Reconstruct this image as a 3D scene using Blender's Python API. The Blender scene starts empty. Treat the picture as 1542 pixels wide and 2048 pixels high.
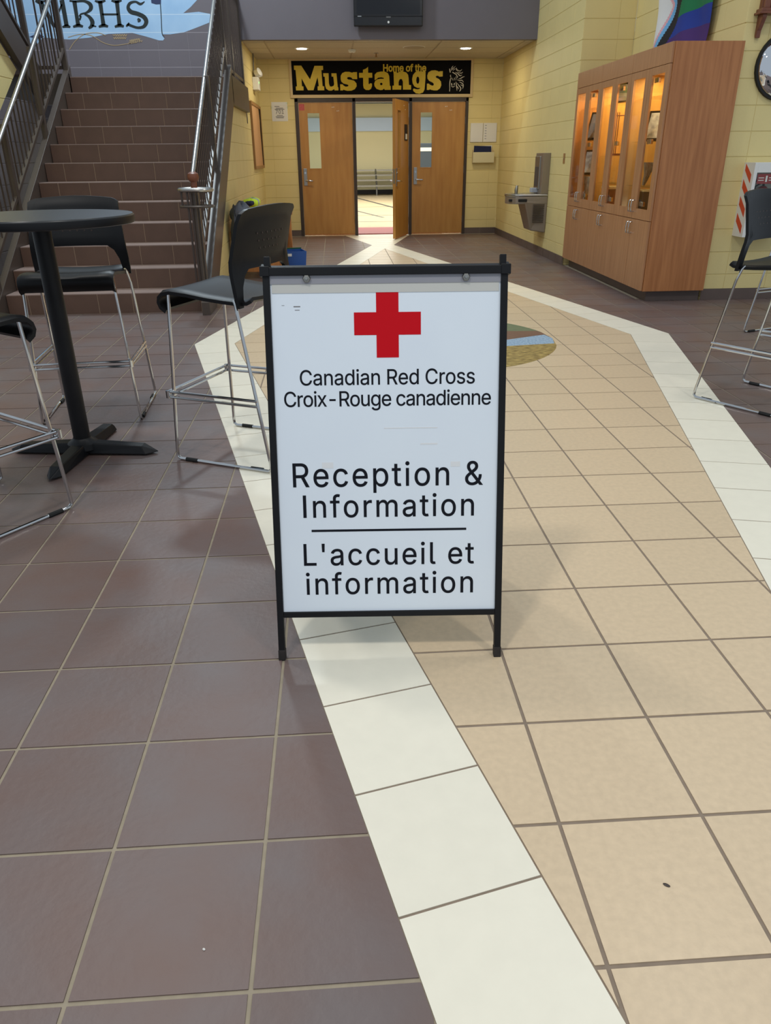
import bpy, bmesh, math, random, os
from mathutils import Vector, Matrix
random.seed(7)
PI = math.pi
SC = bpy.context.scene
COL = SC.collection

# ---------------------------------------------------------------- camera
CAM_LOC = Vector((0.4938, -0.7879, 1.2601))
F_PX = 1483.69
YAW, PITCH, ROLL = -0.05852, -0.44667, -0.01013
_f = Vector((-math.sin(YAW)*math.cos(PITCH), math.cos(YAW)*math.cos(PITCH), math.sin(PITCH)))
_r = Vector((math.cos(YAW), math.sin(YAW), 0))
_u = _r.cross(_f)
CR = _r*math.cos(ROLL) + _u*math.sin(ROLL)
CU = -_r*math.sin(ROLL) + _u*math.cos(ROLL)
cam = bpy.data.cameras.new('camera')
cam.sensor_fit = 'VERTICAL'
cam.sensor_height = 36.0
cam.lens = F_PX/2048*36.0
cam.clip_start = 0.05
camo = bpy.data.objects.new('camera', cam)
COL.objects.link(camo)
camo.matrix_world = Matrix(((CR.x, CU.x, -_f.x, CAM_LOC.x), (CR.y, CU.y, -_f.y, CAM_LOC.y),
                            (CR.z, CU.z, -_f.z, CAM_LOC.z), (0, 0, 0, 1)))
SC.camera = camo

def pix(p):                                   # used only to rank floor tiles by how large they show
    d = Vector(p) - CAM_LOC
    z = d.dot(_f)
    if z < 0.05: return None
    return (771 + F_PX*d.dot(CR)/z, 1024 - F_PX*d.dot(CU)/z)

# ---------------------------------------------------------------- world, lamps, exposure
SC.view_settings.view_transform = 'Standard'
SC.view_settings.look = 'None'
SC.view_settings.gamma = 1.0
SC.view_settings.exposure = 0.0
SC.view_settings.use_curve_mapping = False
w = bpy.data.worlds.new('world'); SC.world = w
w.use_nodes = True
w.node_tree.nodes['Background'].inputs[0].default_value = (0.76, 0.88, 1.0, 1)
w.node_tree.nodes['Background'].inputs[1].default_value = 0.55

def area_lamp(name, loc, size, power, color, target=None, sizey=None, spread=None):
    l = bpy.data.lights.new(name, 'AREA')
    l.energy = power; l.color = color; l.size = size
    l.shape = 'DISK'
    if sizey: l.shape = 'RECTANGLE'; l.size_y = sizey
    if spread: l.spread = spread
    o = bpy.data.objects.new(name, l); COL.objects.link(o)
    o.location = loc
    if target is not None:
        o.rotation_euler = (Vector(target)-Vector(loc)).to_track_quat('-Z', 'Y').to_euler()
    return o
# high lamps of the atrium ceiling
for i, (x, y, p) in enumerate(((-1.3, 9.0, 150), (-1.4, 3.6, 66), (-1.3, -1.2, 96), (3.4, 3.0, 42), (3.2, -1.6, 76))):
    area_lamp('atrium_ceiling_lamp', (x, y, 6.0), 0.55, p, (0.80, 0.93, 1.0) if i == 0 else (1.0, 0.96, 0.89))

# ---------------------------------------------------------------- helpers
def lin(c):
    def f(v):
        v /= 255.0
        return v/12.92 if v <= 0.04045 else ((v+0.055)/1.055)**2.4
    return (f(c[0]), f(c[1]), f(c[2]), 1.0)

def mat(name, rgb, rough=0.5, metal=0.0, noise=0.0, nscale=8.0, bump=0.0, bscale=60.0, spec=0.5, var=0.0, rgb2=None, coat=0.0,
        emit=None, estr=0.0, stretch=None, trans=0.0, alpha=1.0):
    m = bpy.data.materials.new(name); m.use_nodes = True
    nt = m.node_tree; N = nt.nodes; L = nt.links
    b = N['Principled BSDF']
    c = lin(rgb)
    b.inputs['Base Color'].default_value = c
    b.inputs['Roughness'].default_value = rough
    b.inputs['Metallic'].default_value = metal
    b.inputs['Specular IOR Level'].default_value = spec
    b.inputs['Coat Weight'].default_value = coat
    if trans: b.inputs['Transmission Weight'].default_value = trans
    if alpha < 1: b.inputs['Alpha'].default_value = alpha
    if emit:
        b.inputs['Emission Color'].default_value = lin(emit); b.inputs['Emission Strength'].default_value = estr
    geo = N.new('ShaderNodeNewGeometry')
    vec = geo.outputs['Position']
    if stretch:
        mp = N.new('ShaderNodeMapping'); mp.inputs['Scale'].default_value = stretch
        L.new(vec, mp.inputs['Vector']); vec = mp.outputs[0]
    col = None
    if noise or rgb2:
        nz = N.new('ShaderNodeTexNoise'); nz.inputs['Scale'].default_value = nscale; nz.inputs['Detail'].default_value = 5
        L.new(vec, nz.inputs['Vector'])
        rp = N.new('ShaderNodeValToRGB')
        c2 = lin(rgb2) if rgb2 else tuple(min(1, v*(1-noise)) for v in c[:3])+(1,)
        c1 = c if rgb2 else tuple(min(1, v*(1+noise*0.6)) for v in c[:3])+(1,)
        rp.color_ramp.elements[0].position = 0.32; rp.color_ramp.elements[1].position = 0.68
        rp.color_ramp.elements[0].color = c2; rp.color_ramp.elements[1].color = c1
        L.new(nz.outputs['Fac'], rp.inputs[0]); col = rp.outputs[0]
    if var:
        oi = N.new('ShaderNodeObjectInfo')
        ad = N.new('ShaderNodeMath'); ad.operation = 'ADD'
        L.new(oi.outputs['Random'], ad.inputs[0]); L.new(geo.outputs['Random Per Island'], ad.inputs[1])
        fr = N.new('ShaderNodeMath'); fr.operation = 'FRACT'; L.new(ad.outputs[0], fr.inputs[0])
        mr = N.new('ShaderNodeMapRange'); mr.inputs['To Min'].default_value = 1-var; mr.inputs['To Max'].default_value = 1+var*0.6
        L.new(fr.outputs[0], mr.inputs['Value'])
        hs = N.new('ShaderNodeHueSaturation')
        L.new(mr.outputs[0], hs.inputs['Value'])
        if col: L.new(col, hs.inputs['Color'])
        else: hs.inputs['Color'].default_value = c
        col = hs.outputs[0]
    if col: L.new(col, b.inputs['Base Color'])
    if bump:
        nb = N.new('ShaderNodeTexNoise'); nb.inputs['Scale'].default_value = bscale; nb.inputs['Detail'].default_value = 3
        L.new(vec, nb.inputs['Vector'])
        bp = N.new('ShaderNodeBump'); bp.inputs['Strength'].default_value = bump; bp.inputs['Distance'].default_value = 0.004
        L.new(nb.outputs['Fac'], bp.inputs['Height']); L.new(bp.outputs[0], b.inputs['Normal'])
    return m

M = {}
M['brown_tile'] = mat('brown_quarry_tile', (113, 101, 99), 0.45, noise=0.10, nscale=3.2, bump=0.3, bscale=45, var=0.08, rgb2=(113, 90, 82))
M['beige_tile'] = mat('beige_speckled_tile', (216, 193, 160), 0.36, noise=0.06, nscale=55, bump=0.08, bscale=90, var=0.03)
M['cream_tile'] = mat('cream_tile', (240, 234, 215), 0.38, noise=0.02, nscale=18, bump=0.06, bscale=90, var=0.02)
M['grout'] = mat('tan_grout', (158, 146, 126), 0.9, noise=0.1, nscale=30)
M['grout_dark'] = mat('grey_brown_grout', (142, 126, 110), 0.9, noise=0.1, nscale=30)
M['block'] = mat('yellow_painted_block', (224, 206, 144), 0.55, noise=0.03, nscale=3, bump=0.25, bscale=70)
M['mortar'] = mat('yellow_painted_mortar', (208, 190, 128), 0.65)
M['purple'] = mat('purple_grey_paint', (108, 102, 108), 0.6, noise=0.03, nscale=3, bump=0.15, bscale=70)
M['purple_mortar'] = mat('purple_grey_mortar', (140, 134, 140), 0.6)
M['base'] = mat('brown_base_tile', (98, 84, 78), 0.4, noise=0.08, nscale=6, var=0.05)
M['stair_tile'] = mat('brown_stair_tile', (95, 71, 58), 0.5, noise=0.08, nscale=7, bump=0.12, bscale=60, var=0.06)
M['tread'] = mat('tread_tile', (150, 130, 122), 0.5, noise=0.06, nscale=7)
M['stair_joint'] = mat('stair_grout', (142, 120, 100), 0.85)
M['steel_brown'] = mat('brown_painted_steel', (76, 66, 59), 0.36, noise=0.04, nscale=4)
M['steel_dark'] = mat('dark_brown_painted_steel', (62, 50, 44), 0.4)
M['chrome'] = mat('chrome', (205, 205, 205), 0.12, 1.0)
M['stainless'] = mat('stainless_steel', (168, 166, 162), 0.3, 1.0, noise=0.05, nscale=20)
M['alu'] = mat('brushed_metal', (150, 148, 142), 0.4, 1.0)
M['plastic'] = mat('black_plastic', (15, 15, 17), 0.42, bump=0.06, bscale=300, spec=0.28)
M['black'] = mat('black_powder_coat', (17, 17, 20), 0.45, noise=0.2, nscale=14, spec=0.3)
M['rubber'] = mat('black_rubber', (18, 18, 18), 0.7)
M['laminate'] = mat('charcoal_laminate', (46, 48, 50), 0.33)
M['white_panel'] = mat('white_corrugated_plastic', (236, 245, 255), 0.4, noise=0.015, nscale=6, spec=0.3)
M['ink'] = mat('black_vinyl', (16, 18, 28), 0.5, spec=0.2)
M['red'] = mat('red_vinyl', (208, 0, 22), 0.5, spec=0.2)
M['door_wood'] = mat('oak_veneer_door', (188, 138, 70), 0.38, rgb2=(174, 122, 58), nscale=3.0, stretch=(5, 5, 0.6))
M['door_frame'] = mat('dark_brown_frame', (58, 46, 38), 0.45)
M['cab_wood'] = mat('cherry_laminate', (180, 120, 72), 0.35, rgb2=(158, 100, 56), nscale=4.0, stretch=(9, 9, 0.5))
M['cab_wood_front'] = mat('cherry_laminate_doors', (182, 134, 94), 0.38, rgb2=(162, 114, 76), nscale=4.0, stretch=(12, 12, 0.5))
M['cab_in'] = mat('maple_interior', (214, 164, 96), 0.45, rgb2=(200, 148, 82), nscale=4.0, stretch=(9, 9, 0.6))
M['wood'] = mat('honey_oak', (190, 126, 66), 0.4, rgb2=(168, 104, 50), nscale=5.0, stretch=(8, 1, 1))
M['dark_wood'] = mat('red_brown_wood', (128, 76, 52), 0.4, rgb2=(104, 58, 40), nscale=5.0, stretch=(6, 6, 1))
M['ceil_tile'] = mat('mineral_ceiling_tile', (196, 186, 164), 0.85, noise=0.05, nscale=40, bump=0.2, bscale=120)
M['ceil_grid'] = mat('ceiling_grid', (168, 154, 130), 0.6)
M['white'] = mat('white_plastic', (226, 226, 222), 0.45)
M['paper'] = mat('white_paper', (224, 222, 216), 0.7)
M['grey_text'] = mat('grey_print', (120, 118, 118), 0.7)
M['cork'] = mat('tan_cork', (204, 158, 112), 0.85, noise=0.1, nscale=60)
M['board_frame'] = mat('board_frame_wood', (158, 116, 66), 0.5)
M['yellow_ink'] = mat('gold_paint', (212, 182, 28), 0.5, noise=0.04, nscale=8)
M['sign_black'] = mat('black_sign_paint', (8, 7, 9), 0.7, spec=0.12)
M['sign_trim'] = mat('cream_trim', (206, 182, 136), 0.5)
M['line_white'] = mat('white_line_paint', (206, 200, 186), 0.5)
M['tv'] = mat('glossy_black_plastic', (18, 18, 22), 0.22)
M['screen'] = mat('tv_screen', (14, 14, 20), 0.12)
M['blue'] = mat('blue_plastic', (18, 74, 150), 0.4)
M['green'] = mat('green_plastic', (22, 84, 48), 0.45)
M['navy'] = mat('navy_cloth', (24, 32, 70), 0.85)
M['hivis'] = mat('hi_vis_cloth', (205, 235, 60), 0.8)
M['silver_cloth'] = mat('reflective_tape', (170, 172, 178), 0.5)
M['grey_cloth'] = mat('slate_grey_cloth', (84, 88, 98), 0.9, noise=0.1, nscale=12)
def glass_mat():
    m = bpy.data.materials.new('clear_glass'); m.use_nodes = True
    nt = m.node_tree; N = nt.nodes; N.clear()
    out = N.new('ShaderNodeOutputMaterial'); mx = N.new('ShaderNodeMixShader'); tr = N.new('ShaderNodeBsdfTransparent'); gl = N.new('ShaderNodeBsdfGlossy')
    lw = N.new('ShaderNodeLayerWeight'); pw = N.new('ShaderNodeMath'); pw.operation = 'POWER'; pw.inputs[1].default_value = 4.0
    fr = N.new('ShaderNodeMath'); fr.operation = 'MULTIPLY_ADD'; fr.inputs[1].default_value = 0.5; fr.inputs[2].default_value = 0.025
    nt.links.new(lw.outputs['Facing'], pw.inputs[0]); nt.links.new(pw.outputs[0], fr.inputs[0])
    gl.inputs['Roughness'].default_value = 0.03; tr.inputs['Color'].default_value = (0.95, 0.98, 0.96, 1)
    nt.links.new(fr.outputs[0], mx.inputs[0]); nt.links.new(tr.outputs[0], mx.inputs[1]); nt.links.new(gl.outputs[0], mx.inputs[2]); nt.links.new(mx.outputs[0], out.inputs[0])
    return m
M['glass'] = glass_mat()
M['mural_blue'] = mat('pale_blue_mural_paint', (168, 200, 228), 0.6, rgb2=(150, 186, 220), nscale=3.0)
M['mural_ink'] = mat('dark_green_mural_paint', (26, 36, 36), 0.6)
M['mural_navy'] = mat('navy_mural_paint', (40, 52, 88), 0.6)
M['mural_gold'] = mat('gold_mural_paint', (168, 146, 112), 0.6)
M['signal_red'] = mat('signal_red', (206, 62, 26), 0.45)
M['deep_red'] = mat('extinguisher_red', (150, 24, 24), 0.3)
M['gym_floor'] = mat('maple_gym_floor', (222, 200, 160), 0.28, noise=0.05, nscale=2, stretch=(8, 1, 1))
M['gym_line'] = mat('black_court_line', (60, 60, 62), 0.4)
M['gym_red'] = mat('red_floor_mat', (168, 62, 68), 0.6)
M['gym_wall'] = mat('gym_yellow_wall', (232, 220, 172), 0.6)
M['gym_band'] = mat('gym_pale_blue_band', (204, 222, 244), 0.6)
M['gym_ceil'] = mat('gym_blue_grey_ceiling', (120, 132, 146), 0.8)
M['lamp'] = mat('lit_lens', (255, 255, 250), 0.5, emit=(255, 250, 235), estr=14)
M['lamp_gym'] = mat('lit_gym_lens', (255, 255, 250), 0.5, emit=(255, 252, 245), estr=5)
M['led'] = mat('green_indicator', (120, 255, 120), 0.5, emit=(130, 255, 120), estr=4)
M['mirror'] = mat('mirror_glass', (225, 225, 228), 0.03, 1.0)

TMP = bpy.data.scenes.new('scratch')             # scratch scene for turning outlines into meshes, removed at the end
def scratch_graph():
    vl = TMP.view_layers[0]; vl.update(); return vl.depsgraph

class MB:
    def __init__(s): s.v = []; s.f = []; s.m = []; s.mi = 0
    def add(s, vs, fs):
        n = len(s.v); s.v += [tuple(p) for p in vs]
        for f in fs: s.f.append([i+n for i in f]); s.m.append(s.mi)
    def box(s, x0, x1, y0, y1, z0, z1):
        x0, x1 = min(x0, x1), max(x0, x1); y0, y1 = min(y0, y1), max(y0, y1); z0, z1 = min(z0, z1), max(z0, z1)
        s.add([(x0,y0,z0),(x1,y0,z0),(x1,y1,z0),(x0,y1,z0),(x0,y0,z1),(x1,y0,z1),(x1,y1,z1),(x0,y1,z1)],
              [(0,3,2,1),(4,5,6,7),(0,1,5,4),(1,2,6,5),(2,3,7,6),(3,0,4,7)])
        return s
    def hexa(s, P):                            # 8 points: bottom ring 0-3, top ring 4-7
        s.add(P, [(0,3,2,1),(4,5,6,7),(0,1,5,4),(1,2,6,5),(2,3,7,6),(3,0,4,7)]); return s
    def prism(s, poly, axis, a, b):            # poly: 2D loop, extruded along axis from a to b
        n = len(poly)
        def P(p, t):
            if axis == 'x': return (t, p[0], p[1])
            if axis == 'y': return (p[0], t, p[1])
            return (p[0], p[1], t)
        vs = [P(p, a) for p in poly]+[P(p, b) for p in poly]
        fs = [list(range(n))[::-1], list(range(n, 2*n))]+[(i, (i+1) % n, n+(i+1) % n, n+i) for i in range(n)]
        s.add(vs, fs); return s
    def tube(s, pts, r, n=8, closed=False, flat=1.0):
        pts = [Vector(p) for p in pts]; k = len(pts)
        rings = []
        up = None
        for i, p in enumerate(pts):
            if closed: t = (pts[(i+1) % k]-pts[i-1])
            else: t = (pts[min(i+1, k-1)]-pts[max(i-1, 0)])
            t.normalize()
            if up is None:
                up = Vector((0, 0, 1)) if abs(t.z) < 0.9 else Vector((1, 0, 0))
            a = t.cross(up)
            if a.length < 1e-4: a = t.orthogonal()
            a.normalize(); b = a.cross(t).normalized(); up = b
            rr = r[i] if isinstance(r, (list, tuple)) else r
            rings.append([p+(a*math.cos(2*PI*j/n)+b*math.sin(2*PI*j/n)*flat)*rr for j in range(n)])
        vs = [q for R in rings for q in R]; fs = []
        for i in range(k if closed else k-1):
            j2 = (i+1) % k
            for j in range(n): fs.append((i*n+j, i*n+(j+1) % n, j2*n+(j+1) % n, j2*n+j))
        if not closed: fs += [list(range(n))[::-1], [(k-1)*n+j for j in range(n)]]
        s.add(vs, fs); return s
    def lathe(s, prof, c=(0, 0, 0), n=24):     # prof: (r, z), about z
        vs = []; fs = []
        for r, z in prof:
            for j in range(n): vs.append((c[0]+r*math.cos(2*PI*j/n), c[1]+r*math.sin(2*PI*j/n), c[2]+z))
        for i in range(len(prof)-1):
            for j in range(n): fs.append((i*n+j, i*n+(j+1) % n, (i+1)*n+(j+1) % n, (i+1)*n+j))
        fs += [list(range(n))[::-1], [(len(prof)-1)*n+j for j in range(n)]]
        s.add(vs, fs); return s
    def mesh(s, name, mats, bevel=0.0, smooth=False, seg=2):
        me = bpy.data.meshes.new(name); me.from_pydata(s.v, [], s.f)
        for m in (mats if isinstance(mats, (list, tuple)) else [mats]): me.materials.append(m)
        me.polygons.foreach_set('material_index', s.m)
        bm = bmesh.new(); bm.from_mesh(me)
        bmesh.ops.recalc_face_normals(bm, faces=bm.faces[:])
        if bevel:
            es = [e for e in bm.edges if len(e.link_faces) == 2 and e.calc_face_angle(0) > 0.6]
            bmesh.ops.bevel(bm, geom=es, offset=bevel, segments=seg, affect='EDGES', profile=0.6, clamp_overlap=True)
        if smooth:
            for f in bm.faces: f.smooth = True
            for e in bm.edges:
                if len(e.link_faces) == 2 and e.calc_face_angle(0) > 0.7: e.smooth = False
        bm.to_mesh(me); bm.free()
        return me
    def obj(s, name, mats, parent=None, bevel=0.0, smooth=False, seg=2):
        return link(name, s.mesh(name, mats, bevel, smooth, seg), parent)

def link(name, me, parent=None, loc=None):
    o = bpy.data.objects.new(name, me); COL.objects.link(o)
    if parent: o.parent = parent
    if loc: o.location = loc
    return o
def tag(o, label=None, cat=None, group=None, kind=None):
    if label: o['label'] = label
    if cat: o['category'] = cat
    if group: o['group'] = group
    if kind: o['kind'] = kind
    return o
def thing(name, label, cat, loc=(0, 0, 0), rz=0.0, group=None):
    o = bpy.data.objects.new(name, None); COL.objects.link(o)
    o.empty_display_size = 0.1
    o.location = loc; o.rotation_euler = (0, 0, rz)
    return tag(o, label, cat, group)
def box(name, m, b, parent=None, bevel=0.0):
    return MB().box(*b).obj(name, m, parent, bevel)
def copy_tree(o, parent=None):
    c = o.copy(); COL.objects.link(c); c.parent = parent
    for ch in list(o.children):
        copy_tree(ch, c)
    return c

def catmull(pts, n=6, closed=False):
    out = []; k = len(pts)
    rng = range(k) if closed else range(k-1)
    for i in rng:
        p0 = Vector(pts[i-1] if (closed or i > 0) else pts[0]); p1 = Vector(pts[i]); p2 = Vector(pts[(i+1) % k])
        p3 = Vector(pts[(i+2) % k] if (closed or i+2 < k) else pts[-1])
        for j in range(n):
            t = j/n
            out.append(0.5*((2*p1)+(p2-p0)*t+(2*p0-5*p1+4*p2-p3)*t*t+(3*p1-p0-3*p2+p3)*t**3))
    if not closed: out.append(Vector(pts[-1]))
    return out
def stroke(pts, w, n=5, smooth=True):
    """closed 2D outline of a brush stroke through pts with widths w (number or list)"""
    if not isinstance(w, (list, tuple)): w = [w]*len(pts)
    P3 = [(p[0], p[1], q) for p, q in zip(pts, w)]
    C = catmull(P3, n) if smooth else [Vector(p) for p in P3]
    L_, R_ = [], []
    for i, p in enumerate(C):
        t = C[min(i+1, len(C)-1)]-C[max(i-1, 0)]; t = Vector((t.x, t.y)).normalized()
        nn = Vector((-t.y, t.x))*max(p.z, 0.0005)*0.5
        L_.append((p.x+nn.x, p.y+nn.y)); R_.append((p.x-nn.x, p.y-nn.y))
    return L_+R_[::-1]
def flat_mesh(name, loops, depth, m, offset=0.0):
    """filled 2D outlines (even-odd) in local XY, thickness depth along +Z"""
    cu = bpy.data.curves.new('tmp', 'CURVE'); cu.dimensions = '2D'; cu.fill_mode = 'BOTH'; cu.extrude = depth/2; cu.offset = offset
    for lp in loops:
        sp = cu.splines.new('POLY'); sp.points.add(len(lp)-1)
        for i, p in enumerate(lp): sp.points[i].co = (p[0], p[1], 0, 1)
        sp.use_cyclic_u = True
    ob = bpy.data.objects.new('tmp', cu); TMP.collection.objects.link(ob)
    dg = scratch_graph()
    me = bpy.data.meshes.new_from_object(ob.evaluated_get(dg))
    bpy.data.objects.remove(ob); bpy.data.curves.remove(cu)
    me.name = name; me.transform(Matrix.Translation((0, 0, depth/2)))
    me.materials.clear(); me.materials.append(m)
    return me
FONT = None
try:
    FONT = bpy.data.fonts.load(os.path.join(bpy.utils.system_resource('DATAFILES'), 'fonts', 'Inter.woff2'))
except Exception:
    FONT = None
def glyph_loops(t, sp):
    cu = bpy.data.curves.new('tmp', 'FONT'); cu.body = t
    if FONT: cu.font = FONT
    cu.size = 1; cu.space_character = sp
    ob = bpy.data.objects.new('tmp', cu); TMP.collection.objects.link(ob)
    dg = scratch_graph()
    oe = ob.evaluated_get(dg); cv = oe.to_curve(dg)
    out = []
    for s_ in cv.splines:
        P = []
        bp = s_.bezier_points; n = len(bp)
        for i in range(n):
            p, q = bp[i], bp[(i+1) % n]
            straight = (p.handle_right-p.co).length < 1e-5 and (q.handle_left-q.co).length < 1e-5
            k = 1 if straight else 6
            for j in range(k):
                t_ = j/k
                c = p.co*(1-t_)**3+p.handle_right*3*t_*(1-t_)**2+q.handle_left*3*t_*t_*(1-t_)+q.co*t_**3
                if not P or (Vector(P[-1])-Vector((c.x, c.y))).length > 1e-5: P.append((c.x, c.y))
        out.append(P)
    oe.to_curve_clear()
    bpy.data.objects.remove(ob); bpy.data.curves.remove(cu)
    return out
def scan_fill(loops, depth):
    """filled outlines (non-zero winding, overlapping contours allowed) as a thin sheet of trapezoids"""
    E = []
    for lp in loops:
        for i in range(len(lp)):
            p, q = lp[i], lp[(i+1) % len(lp)]
            if abs(p[1]-q[1]) > 1e-9: E.append((p, q))
    ys = sorted(set(round(p[1], 6) for lp in loops for p in lp))
    lo, hi = ys[0], ys[-1]
    ys = sorted(set(ys+[round(lo+(hi-lo)*i/90, 6) for i in range(91)]))
    mb = MB()
    for y0, y1 in zip(ys, ys[1:]):
        if y1-y0 < 1e-6: continue
        ym = (y0+y1)/2; X = []
        for p, q in E:
            if min(p[1], q[1]) < ym < max(p[1], q[1]):
                f = lambda y: p[0]+(q[0]-p[0])*(y-p[1])/(q[1]-p[1])
                X.append((f(ym), f(y0), f(y1), 1 if q[1] > p[1] else -1))
        X.sort(); wn = 0; start = None
        for x in X:
            old = wn; wn += x[3]
            if old == 0 and wn != 0: start = x
            elif old != 0 and wn == 0:
                mb.add([(start[1], y0, depth), (x[1], y0, depth), (x[2], y1, depth), (start[2], y1, depth)], [(0, 1, 2, 3)])
    return mb
def sarea(p): return sum(p[i][0]*p[(i+1) % len(p)][1]-p[(i+1) % len(p)][0]*p[i][1] for i in range(len(p)))/2
def swell(lp, o):
    out = []; n = len(lp)
    for i in range(n):
        a, p, b = Vector(lp[i-1]), Vector(lp[i]), Vector(lp[(i+1) % n])
        d1 = (p-a).normalized(); d2 = (b-p).normalized()
        nn = Vector((d1.y+d2.y, -d1.x-d2.x))
        if nn.length > 1e-6: nn = nn.normalized()*min(2.0, 1/max(0.5, nn.length/2))
        out.append((p.x+nn.x*o, p.y+nn.y*o))
    return out
def text_words(name, body, x0, x1, y0, cap, depth, m, bold=0.0, squeeze=0.93):
    """words laid from x0 to x1 on base line y0 with capital height cap; one mesh for each word"""
    H = max(p[1] for lp in glyph_loops('H', 1) for p in lp); s = cap/H
    plain_i = body.startswith('I')
    if plain_i: body = 'l'+body[1:]
    def ext(L): xs = [p[0] for lp in L for p in lp]; return min(xs), max(xs)
    a = ext(glyph_loops(body, 1.0)); b = ext(glyph_loops(body, 1.3))
    w1 = a[1]-a[0]; w2 = b[1]-b[0]; want = (x1-x0)/(s*squeeze)
    sp = max(0.9, min(1.7, 1.0+(want-w1)/max(1e-6, (w2-w1))*0.3))
    L = glyph_loops(body, sp); e = ext(L); k = (x1-x0)/(e[1]-e[0])
    L = sorted([[((p[0]-e[0])*k+x0, p[1]*s+y0) for p in lp] for lp in L], key=lambda q: min(p[0] for p in q))
    if plain_i:
        xi = min(p[0] for p in L[0]); L[0] = [(xi, y0), (xi+0.125*cap, y0), (xi+0.125*cap, y0+cap), (xi, y0+cap)]
        if sarea(L[0])*sarea(max(L[1:], key=lambda q: abs(sarea(q)))) < 0: L[0].reverse()
    big = max(L, key=lambda q: abs(sarea(q))); sg = 1 if sarea(big) > 0 else -1
    words = []; right = None
    for q in L:
        l0 = min(p[0] for p in q)
        if right is None or l0-right > 0.26*cap/0.73: words.append([])
        words[-1].append(q); right = max(right if right is not None else -9, max(p[0] for p in q))
    res = []
    for wd in words:
        if bold: wd = [swell(q, bold*cap*sg) for q in wd]
        mb = scan_fill(wd, depth)
        me = bpy.data.meshes.new(name); me.from_pydata(mb.v, [], mb.f); me.materials.append(m); res.append(me)
    return res

def clip(poly, a, b, c):                       # keep a*x + b*y <= c
    out = []; n = len(poly)
    for i in range(n):
        p, q = poly[i], poly[(i+1) % n]
        dp = a*p[0]+b*p[1]-c; dq = a*q[0]+b*q[1]-c
        if dp <= 0: out.append(p)
        if (dp < 0 < dq) or (dq < 0 < dp):
            t = dp/(dp-dq); out.append((p[0]+(q[0]-p[0])*t, p[1]+(q[1]-p[1])*t))
    return out
def parea(p):
    return abs(sum(p[i][0]*p[(i+1) % len(p)][1]-p[(i+1) % len(p)][0]*p[i][1] for i in range(len(p))))/2 if len(p) > 2 else 0

# ================================================================ THE SETTING
# ---------------------------------------------------------------- floor with its tiles
T = 0.305
AX = 1.222                                      # axis of the inlaid diamond
K = 0.245
def hw(y, band):
    return (K*(y+2.57), K*(12.31-y), K*(y-10.90))[band]
def halfplanes(band, side, off, outside):
    """|x-AX| versus half width of the diamond minus off, as clip coefficients"""
    k, c0 = ((K, K*2.57), (-K, K*12.31), (K, -K*10.90))[band]
    # side -1: boundary x = AX - (k*y + c0 - off)
    if side < 0:
        return (1, k, AX-c0+off) if outside else (-1, -k, -(AX-c0+off))
    return (-1, k, -(AX+c0-off)) if outside else (1, -k, AX+c0-off)
BANDS = ((-1.3, 4.87), (4.87, 11.60), (11.60, 13.22))
XMIN, XMAX, YMIN, YMAX = -4.6, 5.4, -1.3, 13.22
floor_mb = MB()
floor_mb.mi = 0; floor_mb.box(XMIN, XMAX, YMIN, YMAX, -0.12, -0.0025)
floor_mb.mi = 1
for bi, (ya, yb) in enumerate(BANDS):
    poly = [(XMIN, ya), (XMAX, ya), (XMAX, yb), (XMIN, yb)]
    for s in (-1, 1): poly = clip(poly, *halfplanes(bi, s, 0.0, False))
    floor_mb.prism(poly, 'z', -0.0025, -0.0019)
floor = floor_mb.obj('floor', [M['grout'], M['grout_dark']])
tag(floor, kind='structure')
tiles = []                                      # (pieces [poly], material)
g = 0.0042
def cell(c, r):
    return [(c*T+g, r*T+g), ((c+1)*T-g, r*T+g), ((c+1)*T-g, (r+1)*T-g), (c*T+g, (r+1)*T-g)]
STAIR_X0, STAIR_X1 = -2.47, -0.70
for c in range(int(XMIN/T)-1, int(XMAX/T)+1):
    for r in range(int(YMIN/T)-1, int(YMAX/T)+1):
        for typ in ('brown', 'beige'):
            for side in ((-1, 1) if typ == 'brown' else (0,)):
                ps = []
                for bi, (ya, yb) in enumerate(BANDS):
                    p = clip(clip(cell(c, r), 0, -1, -ya), 0, 1, yb)
                    p = clip(clip(p, -1, 0, -XMIN), 1, 0, XMAX)
                    if len(p) < 3: continue
                    if typ == 'brown':
                        p = clip(p, *halfplanes(bi, side, -0.002, True))
                        p = clip(p, side*-1, 0, side*-AX)          # own side of the axis
                    else:
                        if bi == 2: continue
                        for s in (-1, 1): p = clip(p, *halfplanes(bi, s, 0.302, False))
                    if parea(p) > 2e-5: ps.append(p)
                if not ps: continue
                cx = sum(q[0] for q in ps[0])/len(ps[0]); cy = sum(q[1] for q in ps[0])/len(ps[0])
                if typ == 'brown' and cy > 6.5 and cx < -0.8: continue      # under the stairs
                if typ == 'brown' and cy > 6.4 and cx > 3.5: continue       # under the cabinet and the wall
                tiles.append((ps, typ))
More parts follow.
